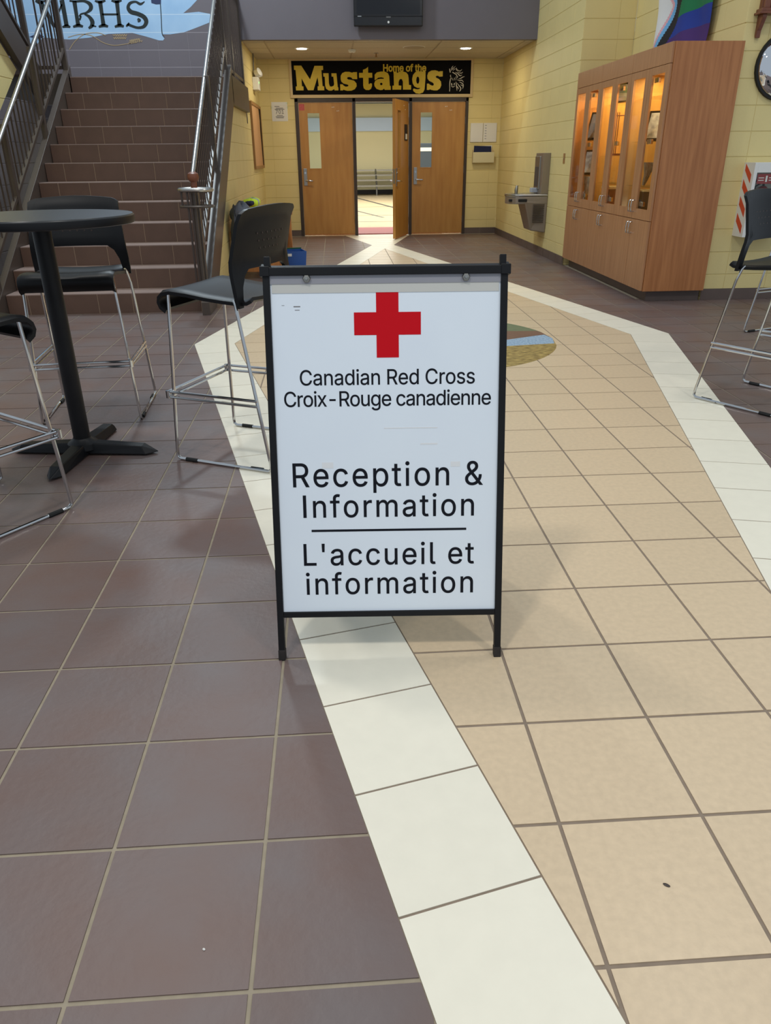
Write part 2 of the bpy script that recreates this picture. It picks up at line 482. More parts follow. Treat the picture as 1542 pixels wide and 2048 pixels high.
# cream border: tiles set square to the border
gc = 0.0028
for bi in range(3):
    for side in (-1, 1):
        k = (K, -K, K)[bi]
        d = Vector((side*k, 1.0)).normalized()            # direction along the arm
        e = Vector((-d.y, d.x))                           # across
        y0 = (0.115, 4.87, 11.60)[bi]
        org = Vector((AX+side*hw(y0, bi), y0))
        for i in range(-6, 40):
            q = []
            for (s_, t_) in ((i*T+gc, -0.6), ((i+1)*T-gc, -0.6), ((i+1)*T-gc, 0.6), (i*T+gc, 0.6)):
                p = org+d*s_+e*t_; q.append((p.x, p.y))
            if bi == 2:
                poly = clip(clip(q, 0, -1, -11.60), 0, 1, YMAX)
                for s in (-1, 1): poly = clip(poly, *halfplanes(2, s, 0.0, False))
                poly = clip(poly, -side, 0, -side*AX)
            else:
                ya, yb = BANDS[bi]
                poly = clip(clip(q, 0, -1, -ya), 0, 1, yb)
                poly = clip(poly, *halfplanes(bi, side, 0.0, False))
                poly = clip(poly, *halfplanes(bi, side, 0.298, True))
                poly = clip(poly, -side, 0, -side*AX)
            if parea(poly) > 2e-5: tiles.append(([poly], 'cream'))
def shown(ps):
    a = 0
    for p in ps:
        z = [pix((x, y, 0)) for x, y in p]
        if None in z: continue
        z = [(min(max(u, 0), 1542), min(max(v, 0), 2048)) for u, v in z]
        a += parea(z)
    return a
rank = sorted(range(len(tiles)), key=lambda i: -shown(tiles[i][0]))
single = set(rank[:300])
rest = MB(); TM = {'brown': M['brown_tile'], 'beige': M['beige_tile'], 'cream': M['cream_tile']}
ML = ['brown', 'beige', 'cream']
for i, (ps, typ) in enumerate(tiles):
    if i in single:
        cx = sum(q[0] for q in ps[0])/len(ps[0]); cy = sum(q[1] for q in ps[0])/len(ps[0])
        mb = MB()
        for p in ps: mb.prism([(x-cx, y-cy) for x, y in p], 'z', -0.008, 0.0)
        link('floor_tile', mb.mesh('floor_tile', TM[typ]), floor, (cx, cy, 0))
    else:
        rest.mi = ML.index(typ)
        for p in ps: rest.prism(p, 'z', -0.008, 0.0)
tag(rest.obj('floor_tiles', [TM[k] for k in ML], floor), kind='stuff')

# round picture of coloured mosaic let into the floor
MC, MR = (1.222, 4.79), 0.885
mos = {'green': mat('green_mosaic', (112, 128, 98), 0.4, rgb2=(96, 112, 86), nscale=14, stretch=(1, 3, 1)),
       'brown': mat('red_brown_mosaic', (128, 92, 78), 0.4, rgb2=(104, 76, 66), nscale=10, stretch=(2, 14, 1)),
       'blue': mat('pale_blue_mosaic', (170, 196, 216), 0.4, rgb2=(120, 156, 188), nscale=36, stretch=(2, 1, 1)),
       'wheat': mat('wheat_mosaic', (196, 170, 100), 0.4, rgb2=(96, 76, 38), nscale=9, stretch=(2.2, 6, 1))}
medal = thing('floor_medallion', 'round mosaic picture with hills, blue river and wheat set in the beige tiles', 'floor inlay', (MC[0], MC[1], 0))
def circ_y(x, top): return math.sqrt(max(0, MR*MR-x*x))*(1 if top else -1)
def curve_y(kind, x):
    if kind == 0: return 0.30+0.03*math.sin(x*4+1)
    if kind == 1: return -0.02-0.06*math.cos(x*3.4-0.5)+0.13*max(0, x-0.45)*2
    return -0.20-0.05*math.cos(x*3.0-0.3)
xs = [-MR+2*MR*i/60 for i in range(61)]
def strip(fa, fb):
    lo = []; hi = []
    for x in xs:
        a = max(fa(x), circ_y(x, False)); b = min(fb(x), circ_y(x, True))
        a = min(a, circ_y(x, True)); b = max(b, a)
        lo.append((x, a)); hi.append((x, b))
    mb = MB()
    for i in range(60):
        q = [lo[i], lo[i+1], hi[i+1], hi[i]]
        if parea(q) > 1e-6:
            mb.prism(q, 'z', -0.006, 0.0012)
    return mb
strip(lambda x: curve_y(0, x), lambda x: 9).obj('hills_mosaic', mos['green'], medal)
strip(lambda x: curve_y(1, x), lambda x: curve_y(0, x)).obj('field_mosaic', mos['brown'], medal)
strip(lambda x: curve_y(2, x), lambda x: curve_y(1, x)).obj('river_mosaic', mos['blue'], medal)
strip(lambda x: -9, lambda x: curve_y(2, x)).obj('wheat_mosaic', mos['wheat'], medal)

# ---------------------------------------------------------------- block walls
_bcache = {}
def block_wall(name, axis, at, out, a0, a1, z0, z1, zoff=0.03, aoff=0.0, thick=0.12, bm='block', mm='mortar', cuts=(), bw=0.4, holes=(), inset=(0, 0), proud=0.003):
    """wall in the plane axis=at whose face looks along out (+1/-1); a runs along the wall. cuts: half planes (p, q, c) in (a, z)"""
    H = 0.2; j = 0.004; jv = min(0.0015, proud*0.4)
    def pr(poly, d0, d1, mb):
        return mb.prism(poly, axis, d0, d1)
    b0, b1 = a0+inset[0], a1-inset[1]
    back = [(b0, z0), (b1, z0), (b1, z1), (b0, z1)]
    for cu in cuts: back = clip(back, *cu)
    mb = MB(); pr(back, at-out*thick, at-out*proud, mb)
    wall = mb.obj(name, M[mm]); tag(wall, kind='structure')
    r0 = math.floor((z0-zoff)/H); r1 = math.ceil((z1-zoff)/H)
    c0 = math.floor((a0-aoff)/bw); c1 = math.ceil((a1-aoff)/bw)
    for r in range(r0, r1):
        for c in range(c0, c1):
            p = [(c*bw+aoff+jv, r*H+zoff+j), ((c+1)*bw+aoff-jv, r*H+zoff+j), ((c+1)*bw+aoff-jv, (r+1)*H+zoff-j), (c*bw+aoff+jv, (r+1)*H+zoff-j)]
            for cu in ((-1, 0, -a0), (1, 0, a1), (0, -1, -z0), (0, 1, z1))+tuple(cuts): p = clip(p, *cu)
            if parea(p) < 4e-4: continue
            ca = sum(q[0] for q in p)/len(p); cz = sum(q[1] for q in p)/len(p)
            if any(h[0] < ca < h[1] and h[2] < cz < h[3] for h in holes): continue
            key = (axis, out, bm)+tuple(round(v, 3) for q in p for v in (q[0]-ca, q[1]-cz))
            me = _bcache.get(key)
            if me is None:
                b = MB(); pr([(q[0]-ca, q[1]-cz) for q in p], -out*(proud+0.01), 0.0, b)
                me = b.mesh('block', M[bm], bevel=0.0015, seg=1); _bcache[key] = me
            link('block', me, wall, (at, ca, cz) if axis == 'x' else (ca, at, cz))
    return wall

D = 13.28; WX = 3.34; WEND = 8.90; NX = 3.93; FY = 6.28; SY = 11.04; CZ = 2.70; LX = -0.70
TOPZ = 3.6
block_wall('wall_right', 'x', WX, -1, WEND, D, 0, TOPZ, aoff=0.1, inset=(0.02, 0))
block_wall('wall_niche_return', 'y', WEND, -1, WX+0.006, NX, 0, TOPZ, aoff=WX)
block_wall('wall_niche', 'x', NX, -1, FY, WEND, 0, TOPZ, aoff=FY, inset=(0.02, 0))
block_wall('wall_front_right', 'y', FY, -1, NX+0.006, 5.4, 0, TOPZ, aoff=4.144)
block_wall('wall_back_left', 'y', D, -1, LX, -0.12, 0, CZ, aoff=-0.12)
block_wall('wall_back_right', 'y', D, -1, 2.78, WX, 0, CZ, aoff=2.78)
box('wall_back_top', M['mortar'], (-0.12, 2.78, D, D+0.12, 2.14, CZ))['kind'] = 'structure'
# corridor left wall and its part below the stairs: the top follows the stringer
NOS = lambda y: 0.6567*(y-5.937)                 # line through the stair nosings
cl = 0.6567
block_wall('wall_left', 'x', LX, 1, 6.55, SY, 0, 1.83, aoff=6.55, cuts=((-cl, 1, -0.31-cl*5.937),))
block_wall('wall_left_corridor', 'x', LX, 1, SY, D, 0, CZ, aoff=SY)
# mural wall above the landing and the smooth wall above the corridor mouth
block_wall('wall_mural', 'y', SY, -1, -4.6, LX, 1.7, TOPZ+0.4, zoff=-0.02, bm='purple', mm='purple_mortar', aoff=-4.6, proud=0.0006)
box('wall_over_corridor', M['purple'], (LX, WX, SY, SY+0.12, CZ-0.006, TOPZ+0.4))['kind'] = 'structure'
# wall under the second flight, its lower part painted purple along the stair slope
f2 = 0.6567
F2X = -2.85
NOS2 = lambda y: 2.11+f2*(9.13-y)
c_low = ((-0.72, 1, -4.09),)                       # z <= 0.72*y - 4.09
c_up = ((0.72, -1, 4.09), (f2, 1, 2.11-0.31+f2*9.13))
block_wall('wall_stair_lower', 'x', F2X, 1, 5.2, 9.13, 0, 1.85, bm='purple', mm='purple_mortar', cuts=((-0.62, 1, -3.21),), aoff=5.2)
block_wall('wall_stair_upper', 'x', F2X, 1, 5.2, 9.13, 0, 4.4, cuts=((0.62, -1, 3.21), (f2, 1, 2.11-0.31+f2*9.13)), aoff=5.2)
# tile base boards
def baseboard(name, axis, at, out, a0, a1):
    t = 0.012
    mb = MB()
    if axis == 'x': mb.box(at, at+out*t, a0, a1, 0, 0.1)
    else: mb.box(a0, a1, at, at+out*t, 0, 0.1)
    o = mb.obj(name, M['grout_dark']); tag(o, kind='structure')
    n = max(1, round((a1-a0)/T)); 
    for i in range(n):
        p0 = a0+(a1-a0)*i/n+0.002; p1 = a0+(a1-a0)*(i+1)/n-0.002
        b = MB()
        if axis == 'x': b.box(at+out*0.004, at+out*(t+0.003), p0, p1, 0.001, 0.102)
        else: b.box(p0, p1, at+out*0.004, at+out*(t+0.003), 0.001, 0.102)
        b.obj('base_tile', M['base'], o)
baseboard('baseboard_right', 'x', WX, -1, WEND-0.015, D)
baseboard('baseboard_front_right', 'y', FY, -1, NX, 5.4)
baseboard('baseboard_back_right', 'y', D, -1, 2.78, WX)
baseboard('baseboard_back_left', 'y', D, -1, LX, -0.12)
baseboard('baseboard_left', 'x', LX, 1, 6.9, D)

# ---------------------------------------------------------------- corridor ceiling
ceil = box('ceiling', M['ceil_grid'], (LX, WX, SY+0.12, D+0.1, CZ, CZ+0.06)); tag(ceil, kind='structure')
xs_ = [LX, -0.42, 0.80, 2.02, WX-0.12, WX]
xs_ = [LX, -0.40, 0.82, 2.04, 3.20, WX]
ys_ = [SY+0.10, SY+0.28, SY+0.88, SY+1.48, SY+2.08, D]
for i in range(5):
    for j in range(5):
        MB().box(xs_[i]+0.012, xs_[i+1]-0.012, ys_[j]+0.012, ys_[j+1]-0.012, CZ-0.004, CZ+0.01).obj('ceiling_tile', M['ceil_tile'], ceil)
for nm, x, y, where in (('downlight', 0.084, 11.95, 'left'), ('downlight', 2.496, 11.95, 'right')):
    t = thing(nm, 'round recessed ceiling light above the %s corridor door' % where, 'ceiling light', (x, y, CZ-0.004), 0, 'recessed corridor lights')
    MB().lathe([(0.075, -0.004), (0.10, -0.006), (0.105, 0.0), (0.075, 0.001)]).obj('trim_ring', M['white'], t, smooth=True)
    MB().lathe([(0.001, -0.009), (0.072, -0.009), (0.076, 0.0)]).obj('lens', M['lamp'], t)
    area_lamp('downlight_lamp', (x, y, CZ-0.02), 0.16, 13, (1.0, 0.89, 0.66))
t = thing('smoke_detector', 'small round white smoke detector on the corridor ceiling', 'smoke detector', (0.82, 12.1, CZ-0.004))
MB().lathe([(0.03, -0.04), (0.05, -0.032), (0.06, -0.008), (0.06, 0)]).obj('housing', M['white'], t, smooth=True)
MB().lathe([(0.012, -0.046), (0.016, -0.04)]).obj('sensor', M['ceil_grid'], t)
t = thing('sprinkler_head', 'small brass sprinkler head hanging from the corridor ceiling', 'sprinkler', (1.2, 12.5, CZ-0.004))
MB().lathe([(0.035, -0.006), (0.035, 0)]).obj('escutcheon', M['alu'], t)
MB().lathe([(0.009, -0.05), (0.009, 0)]).lathe([(0.022, -0.054), (0.022, -0.05)]).obj('nozzle', M['board_frame'], t)
t = thing('ceiling_speaker', 'round cream ceiling speaker between the corridor lights', 'speaker', (1.72, 11.85, CZ-0.004))
MB().lathe([(0.12, -0.012), (0.15, -0.006), (0.155, 0)]).obj('grille', M['ceil_grid'], t, smooth=True)
MB().lathe([(0.155, -0.004), (0.165, 0)]).obj('rim', M['white'], t)

# ---------------------------------------------------------------- doors to the gym
fr = MB()
fw = 0.055
for x0, x1 in ((-0.12, -0.065), (0.832, 0.884), (1.778, 1.832), (2.735, 2.78)):
    fr.box(x0, x1, D-0.03, D+0.13, 0, 2.14)
fr.box(-0.12, 2.78, D-0.03, D+0.13, 2.085, 2.14)
dframe = fr.obj('door_frame', M['door_frame'], None, 0.004); tag(dframe, 'dark brown steel frame around the three wooden doors', 'door frame', kind='structure')
def door(name, x0, x1, label, hinge_right=True, lever_x=None, loc=None, rot=0.0):
    """leaf in local coords: x from 0 to width, face at y=0 towards the camera"""
    Wd = x1-x0; th = 0.045
    t = bpy.data.objects.new(name, None); COL.objects.link(t); tag(t, kind='structure'); t['label'] = label
    gx0, gx1, gz0, gz1 = 0.14, 0.345, 1.085, 1.93
    leaf = MB()
    leaf.box(0, gx0, 0, th, 0.012, 2.08).box(gx1, Wd, 0, th, 0.012, 2.08).box(gx0, gx1, 0, th, 0.012, gz0).box(gx0, gx1, 0, th, gz1, 2.08)
    leaf.obj('door_leaf', M['door_wood'], t)
    MB().box(gx0, gx1, th/2-0.003, th/2+0.003, gz0, gz1).obj('glass_pane', M['glass'], t)
    b = MB(); r = 0.012
    for y in (-0.004, th-0.004):
        b.box(gx0-r, gx0+0.004, y, y+0.008, gz0-r, gz1+r).box(gx1-0.004, gx1+r, y, y+0.008, gz0-r, gz1+r)
        b.box(gx0+0.004, gx1-0.004, y, y+0.008, gz1-0.004, gz1+r).box(gx0+0.004, gx1-0.004, y, y+0.008, gz0-r, gz0+0.004)
    b.obj('glazing_bead', M['door_wood'], t)
    lx = 0.06
    for s in (-1, 1):
        yy = 0 if s < 0 else th
        pl = MB().box(lx-0.03, lx+0.03, yy, yy+s*0.012, 0.82, 1.09).obj('lock_plate', M['stainless'], t, 0.004)
        MB().tube([(lx+0.005, yy+s*0.012, 0.90), (lx+0.005, yy+s*0.055, 0.90), (lx+0.03, yy+s*0.062, 0.90), (lx+0.125, yy+s*0.06, 0.893)], 0.011).obj('lever', M['chrome'], pl, smooth=True)
        MB().tube([(lx, yy+s*0.010, 1.02), (lx, yy+s*0.022, 1.02)], 0.017, 12).obj('lock_cylinder', M['chrome'], pl)
    for z in (0.25, 1.05, 1.80):
        MB().tube([(Wd+0.006, -0.008, z-0.055), (Wd+0.006, -0.008, z+0.055)], 0.010, 8).obj('hinge', M['alu'], t)
    b = MB()
    for (px_, pz) in ((0.56, 2.01), (0.585, 2.012), (0.64, 1.955), (0.665, 1.957)):
        b.box(px_-0.006, px_+0.006, -0.002, 0.001, pz-0.006, pz+0.006)
    b.obj('screw_patch', M['paper'], t)
    MB().box(0.005, Wd-0.005, -0.004, 0.0, 0.012, 0.03).obj('door_sweep', M['wood'], t)
    t.location = loc; t.rotation_euler = (0, 0, rot)
    return t
d1 = door('door_1', -0.062, 0.829, 'closed oak veneer door with narrow window and pink sticker', loc=(-0.062, D, 0))
MB().box(0.008, 0.098, -0.002, 0.0, 1.965, 2.06).obj('notice_sticker', mat('pink_red_sticker', (190, 84, 84), 0.6, noise=0.2, nscale=60), d1)
d3 = door('door_3', 1.835, 2.732, 'closed oak veneer door right of the open doorway', loc=(1.835, D, 0))
ang = math.atan2(1.79-1.50, 13.27-12.43)         # leaf swung towards the hall
Wd2 = 0.89
d2 = door('door_2', 0.888, 1.775, 'open oak veneer door swung into the corridor', loc=(1.775-Wd2*math.sin(ang), D-0.02-Wd2*math.cos(ang), 0), rot=PI/2-ang)
MB().box(0.60, 0.76, -0.012, 0.0, 1.50, 1.74).obj('card_reader_plate', M['black'], d2)
MB().box(0.62, 0.72, -0.016, -0.010, 1.52, 1.60).obj('reader_label', M['paper'], d2)
MB().box(-0.002, 0.0, 0.008, 0.037, 0.86, 1.08).obj('latch_plate', M['stainless'], d2)
t = MB().box(1.52, 1.66, D+0.03, D+0.09, 2.05, 2.085).obj('door_closer', M['steel_dark'], None, 0.004); tag(t, 'dark door closer arm under the door frame head', 'door closer')

# ---------------------------------------------------------------- gym seen through the doorway
gfl = MB().box(-6, 10, D+0.12, 29.5, -0.1, -0.002).obj('floor_gym', M['gym_floor']); tag(gfl, kind='structure')
MB().box(0.83, 1.83, D-0.06, D+0.12, -0.09, -0.001).obj('threshold', M['cream_tile'], gfl)
for y in (18.2, 16.3, 21.5):
    MB().box(-6, 10, y, y+0.05, -0.002, 0.0).obj('court_line', M['gym_line'], gfl)
b = MB(); b.hexa([(1.55, 17.5, -0.002), (1.62, 17.5, -0.002), (-0.6, 27.5, -0.002), (-0.7, 27.5, -0.002), (1.55, 17.5, 0), (1.62, 17.5, 0), (-0.6, 27.5, 0), (-0.7, 27.5, 0)])
b.hexa([(2.6, 17.5, -0.002), (2.7, 17.5, -0.002), (1.15, 27.5, -0.002), (1.05, 27.5, -0.002), (2.6, 17.5, 0), (2.7, 17.5, 0), (1.15, 27.5, 0), (1.05, 27.5, 0)])
b.obj('key_line', M['gym_line'], gfl)
t = MB().box(0.3, 2.4, D+0.15, 14.75, -0.002, 0.012).obj('entrance_mat', M['gym_red'], None, 0.003); tag(t, 'red mat on the gym floor just inside the open door', 'mat')
w_ = MB().box(-6, 10, 29.5, 29.7, 0, 4.0).obj('wall_gym', M['gym_wall']); tag(w_, kind='structure')
w_ = MB().box(-6, 10, 29.38, 29.5, 2.10, 2.53).obj('trim_1', M['gym_band']); tag(w_, kind='structure')
w_ = MB().box(-6, 10, D+0.2, 29.7, 2.98, 3.1).obj('ceiling_gym', M['gym_ceil']); tag(w_, kind='structure')
for i, x in enumerate((0.9, 2.6)):
    t = MB().box(x-0.35, x+0.35, 26.6, 27.4, 2.955, 2.98).obj('gym_ceiling_light', M['lamp_gym'])
    tag(t, '%s lit ceiling panel seen through the open gym door' % ('left', 'right')[i], 'ceiling light', 'gym ceiling lights')
area_lamp('gym_lamp', (1.5, 20, 2.9), 7, 820, (1.0, 0.97, 0.88), sizey=10)
bl = thing('bleachers', 'folded silver bleachers against the far gym wall', 'bleachers', (0, 0, 0))
for i, z in enumerate((0.34, 0.52, 0.68, 0.84)):
    MB().box(-1.5, 4.5, 28.2+i*0.25, 28.5+i*0.25, z-0.05, z).obj('plank', M['alu'], bl)
for x in (-0.6, 0.9, 2.0, 3.2):
    MB().tube([(x, 28.3, 0), (x, 28.3, 0.34), (x, 29.0, 0.84)], 0.03).obj('strut', M['alu'], bl)
MB().box(-1.5, 4.5, 28.9, 29.3, 0.02, 0.16).obj('skirt', M['black'], bl)
t = thing('equipment_case', 'dark equipment case seen through the right door window', 'case', (3.5, 24.5, 0))
MB().box(-0.5, 0.5, -0.3, 0.3, 0.0, 1.62).obj('body', mat('slate_case', (52, 60, 70), 0.5), t, 0.02)
MB().box(-0.42, 0.05, -0.305, -0.3, 1.40, 1.50).obj('label_plate', M['paper'], t)
MB().box(-0.5, 0.5, -0.31, -0.3, 0.86, 0.92).obj('band', M['paper'], t)

# ---------------------------------------------------------------- stairs
ST = thing('staircase', 'brown tiled staircase rising to the landing with the mural', 'staircase', (0, 0, 0))
RH, TR, Y0 = 0.176, 0.268, 6.205
tx = [STAIR_X0]
x = -2.47+0.19
while x < STAIR_X1-0.05:
    tx.append(x); x += T
tx.append(STAIR_X1)
tile_cache = {}
for i in range(12):
    ya = Y0+i*TR; zb = i*RH; zt = (i+1)*RH
    yend = ya+TR+0.02 if i < 11 else SY
    b = MB(); b.mi = 0; b.box(STAIR_X0+0.005, STAIR_X1-0.005, ya+0.0025, yend, max(0, zb-0.12), zt-0.012)
    b.mi = 1; b.box(STAIR_X0+0.005, STAIR_X1-0.005, ya+0.004, yend, zt-0.012, zt)
    st = b.obj('step', [M['stair_joint'], M['tread']], ST)
    for k in range(len(tx)-1):
        wdt = tx[k+1]-tx[k]
        key = round(wdt, 3)
        if key not in tile_cache:
            tile_cache[key] = MB().box(-wdt/2+0.003, wdt/2-0.003, 0, 0.014, -RH/2+0.003, RH/2-0.006).mesh('riser_tile', M['stair_tile'], 0.002, seg=1)
        link('riser_tile', tile_cache[key], st, ((tx[k]+tx[k+1])/2, ya, (zb+zt)/2))
# landing slab in front of the mural wall, with brown fascia
MB().box(-4.6, STAIR_X0, 9.16, SY, 1.95, 2.10).obj('landing_slab', M['stair_joint'], ST)
MB().box(-4.6, STAIR_X0, 9.15, SY, 2.10, 2.112).obj('landing_tiles', M['tread'], ST)
MB().box(-4.6, STAIR_X0, 9.13, 9.16, 1.83, 2.14).obj('landing_fascia', M['steel_brown'], ST)
MB().box(LX-0.02, LX+0.05, 9.2, SY, 1.83, 2.13).obj('landing_edge_beam', M['steel_brown'], ST)
# stringers
def stringer(name, x0, x1, y0, y1, lo, hi, fn, m=M['steel_brown']):
    p = [(y0, fn(y0)+lo), (y1, fn(y1)+lo), (y1, fn(y1)+hi), (y0, fn(y0)+hi)]
    return MB().prism(p, 'x', x0, x1).obj(name, m, ST, 0.003)
pts = [(6.02, 0.0), (6.42, 0.0), (9.25, NOS(9.25)-0.31), (9.25, NOS(9.25)+0.06), (6.10, NOS(6.10)+0.06), (6.02, 0.11)]
MB().prism(pts, 'x', LX-0.02, LX+0.05).obj('stringer', M['steel_brown'], ST, 0.003)
MB().prism([(y_, z_+0.002) for y_, z_ in pts], 'x', STAIR_X0-0.06, STAIR_X0).obj('stringer', M['steel_brown'], ST, 0.003)
for xx in (LX+0.05, STAIR_X0-0.06):
    pass
# second flight, doubling back towards the viewer
p2 = [(9.2, 1.83), (9.2, 2.20), (8.9, NOS2(8.9)+0.08), (5.2, NOS2(5.2)+0.08), (5.2, NOS2(5.2)-0.31), (9.13, 1.83)]
MB().prism(p2, 'x', F2X, F2X+0.07).obj('upper_stringer', M['steel_brown'], ST, 0.003)
for i in range(12):
    y = 9.13-i*TR
    MB().box(-4.55, F2X, y-TR-0.02, y, 2.11+i*RH, 2.11+(i+1)*RH-0.02).obj('upper_step', M['stair_tile'], ST)

def railing(name, label, x, y0, y1, fn, rail_lo, rail_hi, posts, hand=None, hx=0.0, flat=None):
    t = thing(name, label, 'railing', (x, 0, 0))
    def P(y, dz): return (0, y, fn(y)+dz)
    for dz, r, nm in ((rail_lo, 0.018, 'bottom_rail'), (rail_hi, 0.018, 'top_rail')):
        if hand and nm == 'top_rail': continue             # the round handrail caps the balusters
        MB().prism([(y0, fn(y0)+dz-r), (y1, fn(y1)+dz-r), (y1, fn(y1)+dz+r), (y0, fn(y0)+dz+r)], 'x', -0.018, 0.018).obj(nm, M['steel_brown'], t)
    n = int(abs(y1-y0)/0.108)
    for i in range(1, n):
        y = y0+(y1-y0)*i/n
        MB().box(-0.006, 0.006, y-0.006, y+0.006, fn(y)+rail_lo, fn(y)+rail_hi).obj('baluster', M['steel_dark'], t)
    for y, dn in posts:
        MB().box(-0.025, 0.025, y-0.025, y+0.025, fn(y)+dn, fn(y)+rail_hi+0.02).obj('post', M['steel_brown'], t, 0.003)
    if hand:
        ps = [(hx, a_, fn(a_)+b_) for a_, b_ in hand]
        h = MB().tube(ps, 0.021, 10).obj('handrail', M['stainless'], t, smooth=True)
    return t
# right hand side of the first flight
rr = railing('stair_railing', 'brown steel balustrade with shiny handrail on the corridor side of the stairs', LX-0.015, 6.16, 9.2, NOS, 0.26, 0.84,
        [(6.16, -0.1), (7.65, 0.0), (9.18, 0.0)], hand=((6.30, 0.845), (9.3, 0.845)), hx=-0.02)
# handrail return loop round the newel post, and the round cap
zr = 1.02
loop = catmull([(-0.115, 6.20, zr), (-0.08, 6.12, zr), (0.08, 6.10, zr), (0.155, 6.16, zr), (0.14, 6.24, zr), (0.04, 6.30, zr), (-0.09, 6.28, zr)], 6, True)
MB().tube(loop, 0.018, 8, True).obj('handrail_return', M['stainless'], rr, smooth=True)
MB().tube([(q.x, q.y, q.z-0.13) for q in loop], 0.012, 6, True).obj('lower_return', M['steel_brown'], rr, smooth=True)
for (xx, yy) in ((-0.09, 6.14), (-0.04, 6.12), (-0.01, 6.11)):
    MB().box(xx-0.008, xx+0.008, yy-0.008, yy+0.008, 0.25 if xx > -0.06 else 0.89, zr).obj('baluster', M['steel_dark'], rr)
MB().lathe([(0.026, 0.0), (0.028, 0.06), (0.045, 0.075), (0.05, 0.10), (0.045, 0.125), (0.022, 0.14)], (0.01, 6.22, zr), 16).obj('newel_cap', M['dark_wood'], rr, smooth=True)
MB().box(-0.02, 0.04, 6.19, 6.25, 0.12, zr).obj('newel_post', M['steel_brown'], rr, 0.004)
# left hand side of the first flight
rl = railing('stair_railing', 'brown steel balustrade with shiny handrail on the left of the first flight', STAIR_X0-0.03, 6.16, 9.2, NOS, 0.26, 0.84,
        [(6.16, -0.1), (7.0, 0.0), (8.1, 0.0), (9.18, 0.0)], hand=((6.0, 0.86), (9.3, 0.86)), hx=0.03)
# landing guard on the corridor side
lev = lambda y: 2.11
railing('landing_railing', 'brown landing guard above the corridor wall', LX-0.015, 9.22, SY, lev, 0.10, 1.07, [(9.9, 0), (SY-0.04, 0)])
# guard across the gap between the two flights
t = thing('gap_guard', 'short level guard between the two stair flights', 'railing', (0, 9.18, 2.11))
for z, nm in ((0.0, 'kick_bar'), (0.09, 'bottom_rail'), (1.05, 'top_rail')):
    MB().box(F2X+0.07, STAIR_X0-0.06, -0.02, 0.02, z-0.015, z+0.02).obj(nm, M['steel_dark'], t)
for i in range(4):
    xx = F2X+0.12+i*0.065
    MB().box(xx-0.008, xx+0.008, -0.008, 0.008, 0.1, 1.05).obj('baluster', M['steel_dark'], t)
railing('upper_railing', 'brown steel balustrade along the second flight', F2X+0.035, 9.0, 5.2, NOS2, 0.20, 0.95, [(9.0, -0.1), (7.9, 0), (6.6, 0)])

# ---------------------------------------------------------------- mural on the purple wall
mw = bpy.data.objects['wall_mural']
MUR = Matrix(((1, 0, 0, 0), (0, 0, -1, SY), (0, 1, 0, 0), (0, 0, 0, 1)))     # local XY -> world XZ, +Z towards the viewer
def mp(u, v):                                    # sketch units -> metres on the wall
    u *= 0.28535; v *= 0.28535
    return (-3.275+(u-75)*0.0064-v*0.0009, 3.138-0.00552*v)
def put(name, me, parent, M4):
    o = link(name, me, parent); o.matrix_basis = M4
    return o
def banded(me, joints=False):
    """cut painted shapes at the block joints so the joints stay visible"""
    bm = bmesh.new(); bm.from_mesh(me)
    z = -0.02+0.2*8
    while z < 4.2:
        for s in (-0.004, 0.004):
            bmesh.ops.bisect_plane(bm, geom=bm.verts[:]+bm.edges[:]+bm.faces[:], plane_co=(0, z+s, 0), plane_no=(0, 1, 0))
        z += 0.2
    kill = [f for f in bm.faces if abs(((f.calc_center_median().y+0.02+0.1) % 0.2)-0.1) < 0.0039]
    if joints: ks = set(kill); kill = [f for f in bm.faces if f not in ks]
    bmesh.ops.delete(bm, geom=kill, context='FACES')
    bm.to_mesh(me); bm.free(); return me
splash = [(-60, -420), (-60, 170), (40, 235), (95, 282), (150, 305), (240, 320), (270, 285), (300, 262), (360, 270), (480, 278), (620, 265), (760, 238), (930, 232),
          (1030, 258), (1120, 285), (1150, 286), (1160, 272), (1145, 242), (1200, 242), (1300, 228), (1400, 190), (1480, 158), (1500, 125), (1480, 96),
          (1400, 82), (1290, 92), (1340, 50), (1385, 0), (1440, -120), (1300, -420)]
put('mural_splash', banded(flat_mesh('mural_splash', [[mp(*p) for p in splash]], 0.0012, M['mural_blue'])), mw, MUR)
put('mural_joint_lines', banded(flat_mesh('mural_joint_lines', [[mp(*p) for p in splash]], 0.0010, mat('white_blue_mural_paint', (196, 216, 234), 0.6)), True), mw, MUR)['kind'] = 'stuff'
def mstroke(pts, wd, k=1.5): return [mp(*p) for p in stroke(pts, [v*k for v in (wd if isinstance(wd, list) else [wd]*len(pts))])]
def paint(name, loops, m, lift=0.002):
    return put(name, flat_mesh(name, loops, 0.0015, m), mw, MUR @ Matrix.Translation((0, 0, lift)))
